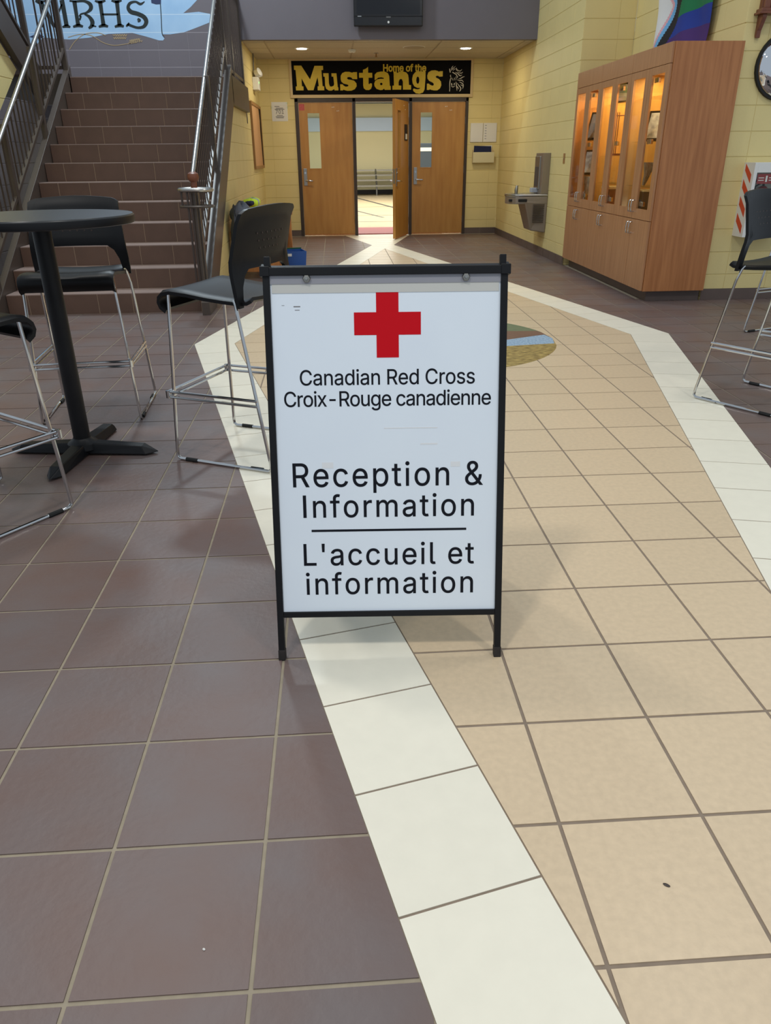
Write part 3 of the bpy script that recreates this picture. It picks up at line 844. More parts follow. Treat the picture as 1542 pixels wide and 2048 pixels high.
let = {
 'letter_m': [mstroke([(248, 6), (285, 16), (310, 6)], [10, 20, 6]), mstroke([(280, 12), (330, 100), (376, 190)], [22, 20, 14]), mstroke([(432, 30), (400, 110), (376, 192)], [8, 9, 12]),
              mstroke([(300, 60), (292, 120), (290, 190)], [8, 8, 8]), mstroke([(432, 0), (448, 90), (462, 182)], [22, 20, 20]), mstroke([(432, 190), (462, 182), (488, 190)], [8, 16, 8])],
 'letter_r': [mstroke([(520, 8), (532, 95), (545, 180)], [20, 17, 20]), mstroke([(508, 188), (545, 178), (578, 186)], [10, 16, 10]),
              mstroke([(486, 6), (530, 10), (590, 8), (630, 30), (634, 62), (604, 88), (566, 98), (556, 116)], [8, 10, 12, 18, 18, 10, 8, 12]),
              mstroke([(553, 124), (566, 128)], [20, 20]), mstroke([(590, 98), (622, 116), (644, 150), (640, 180), (618, 198)], [8, 14, 20, 18, 10]), mstroke([(640, 178), (672, 186)], [10, 5])],
 'letter_h': [mstroke([(700, 8), (712, 95), (724, 180)], [20, 17, 20]), mstroke([(664, 6), (700, 14), (738, 4)], [8, 14, 8]), mstroke([(690, 188), (724, 178), (756, 186)], [10, 16, 10]),
              mstroke([(818, 4), (828, 95), (838, 180)], [20, 17, 20]), mstroke([(780, 4), (818, 12), (852, 2)], [8, 14, 8]), mstroke([(804, 188), (838, 178), (868, 186)], [10, 16, 10]),
              mstroke([(714, 100), (828, 100)], [9, 9])],
 'letter_s': [mstroke([(1014, 10), (985, 28), (950, 12), (912, 22), (898, 52), (918, 82), (965, 96), (1010, 118), (1028, 152), (1010, 186), (968, 194), (925, 182), (900, 172), (886, 186)],
                      [4, 12, 10, 14, 16, 20, 20, 20, 20, 16, 12, 12, 12, 8]), mstroke([(896, 180), (904, 158)], [10, 6]), mstroke([(966, 130), (980, 142), (966, 148)], [10, 14, 12])],
}
for k, v in let.items():
    b_ = None
    me = None
    bm = bmesh.new()
    for lp in v:
        q = flat_mesh(k, [lp], 0.0015, M['mural_ink']); bm.from_mesh(q); bpy.data.meshes.remove(q)
    me = bpy.data.meshes.new(k); bm.to_mesh(me); bm.free(); me.materials.append(M['mural_ink'])
    put(k, me, mw, MUR @ Matrix.Translation((0, 0, 0.002)))
paint('dark_patch', [[mp(*p) for p in ((196, 258), (230, 244), (275, 242), (300, 256), (270, 272), (225, 266))]], M['mural_navy'])
paint('dark_patch', [[mp(*p) for p in ((1055, -40), (1130, -20), (1130, 28), (1095, 30), (1062, 20))]], M['mural_navy'])
paint('outline_stroke', [mstroke([(1126, 28), (1134, 120), (1142, 230), (1158, 262)], [4, 4, 4, 3])], M['mural_ink'])
paint('ribbon_stroke', [mstroke([(478, 350), (520, 290), (590, 240), (680, 230), (740, 250)], 5, 1)], M['mural_gold'])
paint('ribbon_stroke', [mstroke([(470, 262), (560, 240), (640, 252), (720, 300), (800, 320), (900, 308), (960, 300)], 5, 1)], M['mural_gold'])
for yy, a, b in ((248, 790, 890), (268, 795, 885)):
    paint('script_lettering', [mstroke([(a+(b-a)*i/12, yy+(7 if i % 2 else -7)) for i in range(13)], 6, 0.9)], M['mural_gold'])
for yy, a, b in ((288, 910, 985), (302, 905, 1000)):
    paint('script_lettering', [mstroke([(a+(b-a)*i/12, yy-(i*1.0)+(7 if i % 2 else -7)) for i in range(13)], 6, 0.9)], M['mural_gold'])
paint('outline_stroke', [mstroke([(95, 282), (150, 305), (240, 320)], 4)], M['mural_navy'])

# ---------------------------------------------------------------- team sign over the doors
SG = thing('team_sign', 'long black wooden sign with gold team lettering over the gym doors', 'sign', (0, 0, 0))
MB().box(-0.14, 2.80, D-0.025, D, 2.19, 2.672).obj('board', M['sign_black'], SG)
tr = MB()
tr.box(-0.18, -0.14, D-0.035, D, 2.145, 2.70).box(2.80, 2.84, D-0.035, D, 2.145, 2.70).box(-0.14, 2.80, D-0.035, D, 2.145, 2.19).box(-0.14, 2.80, D-0.035, D, 2.672, 2.70)
tr.obj('trim_border', M['sign_trim'], SG)
SGM = Matrix(((1, 0, 0, 0), (0, 0, -1, D-0.025), (0, 1, 0, 0), (0, 0, 0, 1)))
def sx(px_, py_): return (-0.137+(px_-583.5)*0.008153, 2.675-(py_-121)*0.00713)
def A_(p): return sx(580+p[0]*0.11673, 115+p[1]*0.11673)
def B_(p): return sx(740+p[0]*0.10376, 115+p[1]*0.10376)
def ell(cx, cy, rx, ry, n=20): return [(cx+rx*math.cos(2*PI*i/n), cy+ry*math.sin(2*PI*i/n)) for i in range(n)]
G = {}
G['letter_m'] = (A_, [[(70,135),(195,135),(335,370),(420,140),(565,140),(565,210),(535,212),(545,485),(572,490),(572,557),(458,557),(458,490),(480,485),(465,330),(385,555),(290,555),(190,350),(190,485),(215,490),(215,557),(85,557),(85,490),(105,485),(95,210),(70,205)]])
G['letter_u'] = (A_, [[(563,265),(655,265),(655,440),(670,490),(700,495),(735,480),(745,450),(735,325),(705,322),(705,267),(790,267),(805,500),(815,512),(815,560),(748,560),(745,535),(700,562),(650,562),(605,530),(590,480),(588,325),(565,322)]])
G['letter_s'] = (A_, [[(1075,250),(1143,248),(1145,368),(1065,368),(1050,345),(1020,332),(985,332),(968,352),(985,372),(1040,380),(1090,395),(1130,440),(1132,490),(1100,540),(1040,565),(970,568),(920,555),(905,545),(895,560),(848,560),(848,455),(890,455),(910,480),(945,498),(985,490),(992,470),(975,460),(910,445),(870,410),(860,370),(862,310),(890,265),(940,243),(1010,243),(1060,260)]])
G['letter_t'] = (A_, [[(1335,160),(1335,262),(1405,262),(1405,345),(1340,345),(1340,445),(1350,460),(1365,440),(1397,445),(1397,490),(1380,535),(1345,557),(1290,555),(1255,525),(1247,480),(1247,345),(1178,345),(1178,262),(1245,262),(1247,210),(1300,190)]])
G['letter_a'] = (B_, [[(85,330),(130,285),(210,270),(290,275),(345,305),(368,360),(378,545),(395,550),(397,625),(280,625),(265,600),(235,625),(190,628),(120,605),(80,550),(75,500),(95,450),(140,420),(200,410),(260,412),(265,395),(210,380),(150,390),(110,425),(85,435)], ell(212, 510, 25, 25, 14)])
G['letter_n'] = (B_, [[(450,275),(515,275),(520,300),(570,272),(640,272),(700,290),(735,335),(745,400),(752,530),(793,535),(795,622),(635,622),(635,470),(620,425),(595,412),(565,430),(550,480),(550,540),(605,545),(600,622),(428,622),(430,545),(460,540),(455,330)]])
G['letter_g'] = (B_, [[(880,280),(940,270),(1075,275),(1075,400),(1060,620),(1030,680),(960,705),(890,695),(840,650),(830,620),(850,600),(880,612),(930,618),(965,605),(975,588),(920,590),(860,560),(825,500),(815,420),(830,340)], ell(925, 440, 30, 70, 18)])
G['letter_s_end'] = (B_, [[(1350,270),(1412,268),(1412,370),(1345,375),(1330,360),(1300,355),(1275,370),(1280,390),(1340,420),(1380,470),(1388,540),(1365,600),(1310,640),(1240,640),(1180,625),(1165,615),(1155,630),(1105,630),(1105,508),(1145,508),(1165,530),(1210,548),(1238,540),(1240,510),(1215,485),(1150,455),(1115,410),(1110,350),(1130,290),(1190,255),(1260,250),(1310,262),(1335,280)]])
for k, (fn, loops) in G.items():
    put('letter' if k.startswith('letter_s') else k, flat_mesh(k, [[fn(p) for p in lp] for lp in loops], 0.004, M['yellow_ink']), SG, SGM)
p0 = B_((255, 268)); p1 = B_((1082, 135))
for me in text_words('small_word', 'Home of the', p0[0], p1[0], p0[1], (p1[1]-p0[1])*0.98, 0.004, M['yellow_ink'], bold=0.05):
    put('small_word', me, SG, SGM @ Matrix.Translation((0, 0, 0.003)))
def Hs(p): return sx(860+p[0]*0.05837, 110+p[1]*0.05837)
HL = [([(690,480),(700,540),(715,610)],[26,34,30]),([(735,690),(722,730),(745,765)],[16,22,22]),([(740,780),(715,900),(705,1050),(712,1160),(705,1260)],[10,30,22,20,22]),
      ([(750,500),(770,440),(815,375)],[16,28,4]),([(740,545),(810,470),(900,390)],[14,26,4]),([(810,545),(850,500),(890,480)],[10,22,10]),([(920,450),(940,520),(1000,545),(1060,560),(1120,500)],[20,46,24,26,6]),
      ([(790,600),(860,640),(940,700),(910,780)],[30,30,24,10]),([(890,600),(980,650),(1060,720),(1130,690)],[14,26,34,6]),([(960,590),(1040,625),(1110,630),(1155,590)],[8,22,26,8]),
      ([(970,720),(975,760),(955,810)],[18,26,8]),([(1010,830),(1080,815),(1150,770),(1220,750)],[10,26,26,6]),([(925,740),(920,820),(910,880)],[10,14,10]),
      ([(770,790),(785,830),(800,880)],[16,20,6]),([(870,790),(858,830),(850,885)],[14,20,8]),([(770,975),(775,1030),(800,1045)],[26,34,20]),([(870,970),(865,1020),(845,1040)],[24,30,16]),
      ([(755,1070),(820,1108),(890,1070)],[10,24,10]),([(955,855),(1040,885),(1130,880),(1190,950)],[6,22,26,8]),([(1035,935),(1110,965),(1170,1010),(1180,1090),(1160,1180)],[8,26,26,28,8]),
      ([(920,930),(940,1050),(960,1150),(965,1240)],[18,30,24,8]),([(960,970),(1030,1060),(1095,1140),(1085,1220),(1050,1260)],[8,24,28,30,14]),([(960,1080),(1000,1130),(1030,1190)],[8,22,6]),([(1080,1030),(1130,1050),(1160,1080)],[8,24,10])]
bm = bmesh.new()
for ptsx, wd in HL:
    q = flat_mesh('tmp', [[Hs(p) for p in stroke(ptsx, wd)]], 0.004, M['line_white']); bm.from_mesh(q); bpy.data.meshes.remove(q)
me = bpy.data.meshes.new('horse_head_drawing'); bm.to_mesh(me); bm.free(); me.materials.append(M['line_white'])
put('horse_head_drawing', me, SG, SGM)

# ---------------------------------------------------------------- television on the purple wall
TV = thing('television', 'black flat television mounted on the purple wall above the corridor', 'television', (1.285, SY, 2.83))
MB().box(-0.46, 0.46, -0.13, -0.05, 0.0, 0.62).obj('case', M['tv'], TV, 0.012)
MB().box(-0.42, 0.42, -0.1315, -0.129, 0.13, 0.59).obj('screen', M['screen'], TV)
MB().box(-0.46, 0.46, -0.134, -0.129, 0.105, 0.118).obj('trim_line', M['black'], TV)
MB().box(-0.2, 0.2, -0.05, 0.0, 0.1, 0.5).obj('wall_mount', M['black'], TV)
MB().box(-0.03, 0.03, -0.1355, -0.1335, 0.095, 0.107).obj('maker_badge', M['grey_text'], TV)
MB().box(-0.41, -0.36, -0.1355, -0.1335, 0.106, 0.114).obj('badge', M['silver_cloth'], TV)
MB().tube([(0, -0.128, 0.045), (0, -0.134, 0.045)], 0.014, 12).obj('power_light', M['white'], TV)

# ---------------------------------------------------------------- small things on the corridor walls
t = thing('door_notice', 'white paper notice numbered 701 in a clear sleeve left of the doors', 'notice', (-0.375, D, 1.95))
MB().box(-0.13, 0.13, -0.003, 0, -0.14, 0.14).obj('sleeve', M['white'], t)
MB().box(-0.115, 0.115, -0.005, -0.003, -0.125, 0.10).obj('sheet', M['paper'], t)
NM = Matrix(((1, 0, 0, 0), (0, 0, -1, -0.005), (0, 1, 0, 0), (0, 0, 0, 1)))
put('number', text_words('number', '701', -0.065, 0.065, -0.03, 0.055, 0.0006, M['grey_text'], bold=0.03)[0], t, NM)
b = MB()
for z, a, c in ((0.075, -0.08, 0.0), (0.05, -0.06, 0.06), (0.035, -0.08, 0.08), (-0.055, -0.05, 0.05), (-0.075, -0.07, 0.07), (-0.09, -0.06, 0.06)):
    b.box(a, c, -0.0056, -0.005, z-0.005, z+0.005)
b.obj('print_lines', M['grey_text'], t)
for s, z in ((1, 0.12), (-1, 0.06), (1, 0.06)):
    MB().box(s*0.125-0.02, s*0.125+0.02, -0.0045, -0.003, z-0.015, z+0.015).obj('tape', M['glass'], t)

t = thing('white_board_pair', 'two pale panels side by side on the wall right of the doors', 'notice board', (3.055, D, 1.615))
for x0, x1 in ((-0.225, -0.012), (-0.004, 0.225)):
    MB().box(x0, x1, -0.02, 0, -0.145, 0.145).obj('panel', M['paper'], t, 0.004)
b = MB()
for i in range(6): b.box(0.02, 0.05, -0.0207, -0.02, 0.10-i*0.04, 0.115-i*0.04)
b.obj('faint_print', M['silver_cloth'], t)
t = thing('file_pocket', 'cream wall pocket holding a blue folder right of the doors', 'file pocket', (3.06, D, 1.15))
MB().hexa([(-0.185, -0.09, 0), (0.185, -0.09, 0), (0.185, 0, 0), (-0.185, 0, 0), (-0.185, -0.10, 0.165), (0.185, -0.10, 0.165), (0.185, -0.06, 0.165), (-0.185, -0.06, 0.165)]).obj('tray', mat('cream_plastic', (218, 208, 168), 0.5), t, 0.006)
MB().box(-0.185, 0.185, -0.02, 0, 0, 0.2).obj('back_plate', M['sign_trim'], t)
f_ = MB().hexa([(-0.17, -0.055, 0.05), (0.14, -0.055, 0.05), (0.14, -0.03, 0.05), (-0.17, -0.03, 0.05), (-0.16, -0.055, 0.265), (0.13, -0.055, 0.255), (0.13, -0.03, 0.255), (-0.16, -0.03, 0.265)]).obj('blue_folder', M['navy'])
f_.location = (3.06, D, 1.15); tag(f_, 'dark blue folder standing in the cream wall pocket', 'folder')
f_ = MB().hexa([(-0.05, -0.028, 0.06), (0.14, -0.028, 0.06), (0.14, -0.022, 0.06), (-0.05, -0.022, 0.06), (-0.05, -0.028, 0.26), (0.15, -0.028, 0.27), (0.15, -0.022, 0.27), (-0.05, -0.022, 0.26)]).obj('paper_sheet', M['paper'])
f_.location = (3.06, D, 1.15); tag(f_, 'white sheet sticking out behind the blue folder', 'paper')

t = thing('cork_board', 'framed tan cork board on the left corridor wall', 'notice board', (LX, 12.33, 1.56))
MB().box(0, 0.02, -0.74, 0.74, -0.42, 0.42).obj('cork', M['cork'], t)
b = MB().box(0, 0.03, -0.77, -0.73, -0.45, 0.45).box(0, 0.03, 0.73, 0.77, -0.45, 0.45).box(0, 0.03, -0.73, 0.73, 0.41, 0.45).box(0, 0.03, -0.73, 0.73, -0.45, -0.41)
b.obj('frame', M['board_frame'], t)
MB().prism([(0.45, 0.41), (0.73, 0.41), (0.73, -0.41), (0.60, -0.41), (0.56, -0.1), (0.50, 0.1), (0.54, 0.25)], 'x', 0.02, 0.0215).obj('black_border', M['sign_black'], t)
t = thing('emergency_light', 'white emergency light with two lamp heads high on the left wall', 'emergency light', (LX, 12.45, 2.2))
MB().box(0, 0.09, -0.15, 0.15, 0.0, 0.17).obj('battery_box', M['white'], t, 0.008)
for s in (-1, 1):
    h = MB().lathe([(0.02, -0.05), (0.05, -0.03), (0.055, 0.04), (0.045, 0.045)], (0, 0, 0), 14).obj('lamp_head', M['white'], t, smooth=True)
    h.location = (0.08, s*0.08, 0.23); h.rotation_euler = (0, 1.2, s*0.5)
MB().tube([(0.02, 0, 0.17), (0.02, 0, 0.35), (0.02, 0.05, 0.42), (0.02, 0.08, 0.5)], 0.010).obj('conduit', M['grey_text'], t)
MB().box(0.09, 0.093, -0.06, -0.04, 0.09, 0.11).obj('indicator', M['led'], t)

t = thing('key_switch', 'small bronze key switch plate on the right wall beside the fountain', 'switch', (WX, 9.22, 1.22))
MB().box(-0.006, 0, -0.035, 0.035, -0.057, 0.057).obj('plate', M['board_frame'], t, 0.002)
MB().tube([(-0.006, 0, 0.0), (-0.012, 0, 0.0)], 0.012, 10).obj('key_cylinder', M['chrome'], t)

# ---------------------------------------------------------------- drinking fountain
FT = thing('drinking_fountain', 'grey wall drinking fountain with tall bottle filler on the right wall', 'drinking fountain', (WX, 10.1, 0))
gm = mat('warm_grey_steel', (150, 138, 124), 0.4, 0.6)
FT_b = MB().hexa([(-0.20, -0.20, 0.33), (0, -0.24, 0.30), (0, 0.20, 0.30), (-0.20, 0.17, 0.33), (-0.31, -0.24, 0.70), (0, -0.26, 0.70), (0, 0.24, 0.70), (-0.31, 0.22, 0.70)]).obj('cooler_body', gm, FT, 0.012)
bas = []
for k in range(13):
    a = -PI/2-PI*k/12
    bas.append((-0.33+0.19*math.cos(a), 0.235*math.sin(a)))
bas = [(0, -0.26)]+bas+[(0, 0.235)]
MB().prism(bas, 'z', 0.665, 0.755).obj('basin_apron', gm, FT, 0.01)
MB().prism([(x*1.02, y*1.02) for x, y in bas], 'z', 0.755, 0.79).obj('basin_rim', M['stainless'], FT, 0.012)
MB().prism([(-0.22+(x+0.22)*0.72, y*0.74) for x, y in bas if x < -0.2], 'z', 0.788, 0.792).obj('basin_bowl', mat('blue_steel_bowl', (150, 172, 190), 0.2, 0.9), FT)
MB().tube([(-0.40, -0.10, 0.79), (-0.40, -0.10, 0.84), (-0.39, -0.09, 0.89)], [0.02, 0.024, 0.016], 10).obj('bubbler', M['alu'], FT, smooth=True)
for y0, y1 in ((-0.17, -0.11),):
    MB().box(-0.50, -0.46, y0, y1, 0.695, 0.725).obj('push_bar', M['rubber'], FT, 0.006)
MB().box(-0.40, -0.28, -0.262, -0.245, 0.695, 0.73).obj('side_push_bar', M['rubber'], FT, 0.006)
b = MB()
for i in range(11):
    b.box(-0.19, -0.04, -0.262, -0.25, 0.43+i*0.022, 0.44+i*0.022)
b.obj('louvre_slots', M['steel_dark'], FT)
MB().box(-0.10, 0, -0.25, 0.14, 0.79, 1.285).obj('filler_panel', gm, FT, 0.004)
MB().box(-0.115, -0.09, -0.13, 0.12, 0.84, 1.25).obj('filler_alcove', M['alu'], FT, 0.01)
MB().box(-0.118, -0.11, -0.09, 0.08, 0.88, 1.12).obj('filler_recess', mat('dark_slate_plastic', (60, 64, 68), 0.4), FT, 0.01)
MB().box(-0.18, -0.09, -0.06, 0.06, 0.80, 0.86).obj('drip_tray', M['silver_cloth'], FT, 0.01)

# ---------------------------------------------------------------- display cabinet
CX0, CX1, CY0, CY1 = 3.31, 3.915, 6.20, 8.84
CB = thing('display_cabinet', 'tall wooden display cabinet with six glass doors and lit shelves', 'cabinet', (0, 0, 0))
kz = 0.10
MB().box(CX0+0.09, CX1, CY0+0.08, CY1-0.01, 0, kz).obj('toe_kick', M['base'], CB)
MB().box(CX0+0.022, CX1, CY0, CY0+0.022, kz, 2.095).obj('side_panel', M['cab_wood'], CB)
MB().box(CX0+0.022, CX1, CY1-0.022, CY1, kz, 2.095).obj('side_panel', M['cab_wood'], CB)
MB().box(CX0+0.022, CX1, CY0+0.022, CY1-0.022, 2.073, 2.095).obj('top_panel', M['cab_wood'], CB)
MB().box(CX0+0.022, CX1, CY0+0.022, CY1-0.022, kz, kz+0.02).obj('bottom_panel', M['cab_wood'], CB)
MB().box(CX1-0.012, CX1, CY0+0.022, CY1-0.022, kz+0.02, 2.073).obj('back_panel', M['cab_in'], CB)
MB().box(CX0+0.022, CX1-0.012, CY0+0.022, CY1-0.022, 0.69, 0.71).obj('deck_panel', M['cab_in'], CB)
MB().box(CX0+0.022, CX1-0.012, CY0+0.022, CY1-0.022, 1.925, 1.945).obj('light_valance', M['cab_in'], CB)
pitch = (CY1-CY0-0.02)/6
for i in (2, 4):
    y = CY0+0.01+pitch*i
    MB().box(CX0+0.022, CX1-0.012, y-0.011, y+0.011, 0.71, 1.925).obj('divider', M['cab_in'], CB)
for j in range(3):
    y0 = CY0+0.01+2*pitch*j
    MB().box(CX0, CX0+0.022, y0+0.002, y0+2*pitch-0.002, 1.942, 2.095).obj('cornice_panel', M['cab_wood_front'], CB, 0.0015)
    area_lamp('cabinet_lamp', (CX0+0.22, y0+pitch, 1.91), 0.10, (9, 15, 11)[j], (1.0, 0.66, 0.26), sizey=0.6)
    for k, z in enumerate((1.72, 1.36, 0.98)):
        zz = z+((0.0, -0.12, 0.04)[j] if k == 1 else (0, 0, 0.065)[j] if k == 2 else 0)
        MB().box(CX0+0.06, CX1-0.015, y0+0.02, y0+2*pitch-0.02, zz, zz+0.006).obj('glass_shelf', M['glass'], CB)
for i in range(6):
    y0 = CY0+0.01+pitch*i+0.0015; y1 = y0+pitch-0.003
    near = (i % 2 == 0)
    g0, g1 = y0+0.082, y1-0.072
    dm = MB().box(CX0, CX0+0.02, y0, g0, 0.712, 1.938).box(CX0, CX0+0.02, g1, y1, 0.712, 1.938).box(CX0, CX0+0.02, g0, g1, 0.712, 0.80).box(CX0, CX0+0.02, g0, g1, 1.88, 1.938)
    d_ = dm.obj('glass_door', M['cab_wood_front'], CB)
    MB().box(CX0+0.008, CX0+0.012, g0, g1, 0.80, 1.88).obj('pane', M['glass'], d_)
    hy = y1-0.03 if near else y0+0.03
    MB().tube([(CX0, hy, 0.77), (CX0-0.03, hy, 0.772), (CX0-0.035, hy, 0.82), (CX0-0.03, hy, 0.868), (CX0, hy, 0.87)], 0.006).obj('handle', M['chrome'], d_, smooth=True)
    d_ = MB().box(CX0, CX0+0.02, y0, y1, kz+0.003, 0.706).obj('base_door', M['cab_wood_front'], CB, 0.0015)
    MB().tube([(CX0, hy, 0.58), (CX0-0.03, hy, 0.582), (CX0-0.035, hy, 0.63), (CX0-0.03, hy, 0.678), (CX0, hy, 0.68)], 0.006).obj('handle', M['chrome'], d_, smooth=True)
    hg = y0+0.12 if near else y1-0.12
    if near:
        for z in (0.84, 1.36, 1.84):
            MB().box(CX0+0.02, CX0+0.045, g1-0.10, g1-0.01, z-0.02, z+0.02).obj('inner_hinge', M['chrome'], d_, 0.004)
def bay(y): return CY0+0.01+y*pitch
# things shown in the cabinet
def frame_pic(name, label, cx, cy, z, w_, h_, lean, mf, mp_, rz=0.0, group=None):
    t = thing(name, label, 'framed picture', (cx, cy, z), rz, group)
    b = MB()
    b.box(-0.012, 0.012, -w_/2, w_/2, 0, h_); o = b.obj('frame', mf, t)
    MB().box(-0.014, -0.012, -w_/2+0.02, w_/2-0.02, 0.02, h_-0.02).obj('picture', mp_, t)
    t.rotation_euler = (0, lean, rz)
    return t
land = mat('landscape_print', (120, 118, 140), 0.5, rgb2=(60, 84, 58), nscale=7, stretch=(1, 1, 3))
cert = mat('printed_certificate', (206, 212, 220), 0.5, rgb2=(120, 128, 140), nscale=16)
XF = CX0+0.12
def itm(j, d=1.2): return bay(2*j+d)
frame_pic('framed_landscape', 'small landscape picture on the top glass shelf of the middle bay', XF+0.03, itm(1), 1.729, 0.24, 0.185, 0.08, M['black'], land, 0.85)
frame_pic('framed_certificate', 'black framed certificate leaning on the middle shelf of the far bay', XF, itm(2, 1.12), 1.052, 0.20, 0.26, 0.22, M['sign_black'], cert, 0.75)
frame_pic('framed_notice', 'black framed white notice leaning in the near bay', XF, itm(0, 1.0), 1.368, 0.22, 0.26, 0.35, M['sign_black'], cert, 0.75)
frame_pic('dark_plaque', 'dark plaque leaning high in the far bay of the cabinet', XF, itm(2, 1.1), 1.408, 0.20, 0.30, 0.38, M['sign_black'], M['steel_dark'], 0.75)
t = thing('rod_trophy', 'trophy of thin bronze rods standing in the middle bay', 'trophy', (XF+0.02, itm(1, 1.25), 1.248), 0.8)
MB().box(-0.05, 0.05, -0.11, 0.11, 0, 0.02).obj('base', M['dark_wood'], t)
for y in (0.07, 0.05, 0.03): MB().tube([(0, y, 0.02), (0, y, 0.40)], 0.005).obj('rod', M['dark_wood'], t)
MB().tube([(0, -0.11, 0.37), (0, 0.11, 0.37)], 0.005).obj('crossbar', M['dark_wood'], t)
t = thing('dark_box_trophy', 'brown wooden box on the cabinet deck in the middle bay', 'box', (XF+0.05, itm(1, 1.25), 0.711))
MB().box(-0.12, 0.12, -0.12, 0.12, 0, 0.22).obj('body', M['dark_wood'], t, 0.006)
MB().box(-0.125, 0.125, -0.125, 0.125, 0.22, 0.245).obj('lid', M['sign_trim'], t, 0.004)
t = thing('shelf_case', 'dark glossy case at the bottom of the near bay', 'case', (XF+0.04, itm(0, 1.1), 0.711))
MB().box(-0.11, 0.11, -0.12, 0.12, 0, 0.23).obj('body', M['steel_dark'], t, 0.006)
MB().box(-0.12, 0.12, -0.13, 0.13, 0.23, 0.245).obj('lid', M['sign_trim'], t, 0.004)
def draped(name, label, x, y, z, h, w_, m, seed):
    rnd = random.Random(seed)
    mb = MB(); n = 10; k = 10
    vs = []
    for i in range(n+1):
        tt = i/n; ww = w_*(0.25+0.75*tt)
        for j in range(k):
            a = 2*PI*j/k; rr = 1+0.22*math.sin(3*a+tt*5+seed)
            vs.append((x+0.35*ww*math.cos(a)*rr*0.5, y+0.5*ww*math.sin(a)*rr+(0.10*(1-tt)), z+h*tt))
    fs = []
    for i in range(n):
        for j in range(k): fs.append((i*k+j, i*k+(j+1) % k, (i+1)*k+(j+1) % k, (i+1)*k+j))
    fs += [list(range(k))[::-1], [n*k+j for j in range(k)]]
    mb.add(vs, fs); o = mb.obj(name, m, None, smooth=True)
    return tag(o, label, 'cloth')
draped('patterned_cloth', 'white patterned cloth hanging in the far bay of the cabinet', CX0+0.10, bay(5.0), 0.715, 0.32, 0.20, mat('patterned_white_cloth', (206, 204, 190), 0.9, rgb2=(150, 150, 140), nscale=22), 1)
draped('grey_ornament', 'rough grey stone like ornament in the near bay of the cabinet', CX0+0.13, bay(1.1), 0.99, 0.20, 0.20, mat('grey_stone', (170, 150, 124), 0.9, rgb2=(110, 94, 76), nscale=30, stretch=(1, 6, 1)), 2)

# ---------------------------------------------------------------- flag above the cabinet
FG = thing('striped_flag', 'rainbow striped flag with black and blue chevrons hanging above the cabinet', 'flag', (NX, 0, 0))
cols = {'purple': (70, 34, 110), 'blue': (22, 54, 150), 'green': (14, 120, 72), 'yellow': (240, 214, 40), 'orange': (236, 130, 30), 'red': (200, 30, 40),
        'black': (24, 20, 22), 'light_blue': (110, 176, 222), 'pink': (226, 170, 178), 'white': (226, 226, 224), 'brown': (92, 60, 40)}
fm = {k: mat('flag_'+k, v, 0.75) for k, v in cols.items()}
fy0, fy1, fz0, fz1 = 6.78, 8.12, 2.10, 3.02     # fly, hoist
def flag_color(u, v):                           # u from hoist 0..1.46, v 0 bottom..1 top
    d = u+0.06+abs(v-0.5)*1.0
    for lim, nm in ((0.38, 'white'), (0.45, 'pink'), (0.55, 'light_blue'), (0.75, 'black')):
        if d < lim: return nm
    return ('purple', 'blue', 'green', 'yellow', 'orange', 'red')[min(5, int(v*6))]
parts = {k: MB() for k in cols}
NU, NV = 70, 48
def fp(i, j, off):
    u = i/NU; v = j/NV
    y = fy1+(fy0-fy1)*u*(1-0.08*(1-v)) - 0.02*math.sin(v*6)
    z = fz0+(fz1-fz0)*v+0.05*math.sin(u*3.0)*(1-v)+0.05*u
    x = -0.045-0.018*math.sin(u*14+v*3)-0.012*math.sin(v*9+u*4)+off
    return (x, y, z)
for i in range(NU):
    for j in range(NV):
        nm = flag_color((i+0.5)/NU*1.46, (j+0.5)/NV)
        q = [fp(i, j, 0), fp(i+1, j, 0), fp(i+1, j+1, 0), fp(i, j+1, 0)]
        r = [fp(i, j, 0.003), fp(i+1, j, 0.003), fp(i+1, j+1, 0.003), fp(i, j+1, 0.003)]
        parts[nm].hexa(q+r)
for nm, mb in parts.items():
    if mb.f: mb.obj(nm+'_stripe' if nm in ('purple', 'blue', 'green', 'yellow', 'orange', 'red') else nm+'_chevron', fm[nm], FG)

# ---------------------------------------------------------------- fire extinguisher cabinet, mirror, wall shelf
FC = thing('extinguisher_cabinet', 'white fire extinguisher cabinet with red diagonal stripes on the right wall', 'fire cabinet', (4.137, FY, 0.575))
fy = -0.175
MB().box(0, 0.012, fy, 0, 0, 0.61).obj('side_panel', M['white'], FC)
MB().box(0.348, 0.36, fy, 0, 0, 0.61).obj('side_panel', M['white'], FC)
MB().box(0.012, 0.348, fy, 0, 0.598, 0.61).box(0.012, 0.348, fy, 0, 0, 0.012).box(0.012, 0.348, -0.008, 0, 0.012, 0.598).obj('box_shell', M['white'], FC)
db = MB().box(0, 0.03, fy-0.015, fy, 0, 0.61).box(0.33, 0.36, fy-0.015, fy, 0, 0.61).box(0.03, 0.33, fy-0.015, fy, 0.53, 0.61).box(0.03, 0.33, fy-0.015, fy, 0, 0.025)
dd = db.obj('door_frame', M['white'], FC, 0.002)
MB().box(0.03, 0.33, fy-0.009, fy-0.005, 0.025, 0.53).obj('pane', M['glass'], dd)
for zc in (0.11, 0.25, 0.39, 0.53):
    MB().prism([(-0.03, zc+0.015), (-0.03, min(0.6, zc+0.085)), (-0.15, zc-0.015), (-0.15, zc-0.085)], 'x', -0.0012, 0.0).obj('red_stripe', M['signal_red'], FC)
MB().box(0.045, 0.30, fy-0.0045, fy-0.003, 0.44, 0.52).obj('red_label', M['deep_red'], FC)
MB().box(0.12, 0.135, fy-0.006, fy-0.0045, 0.455, 0.505).obj('label_icon', M['white'], FC)
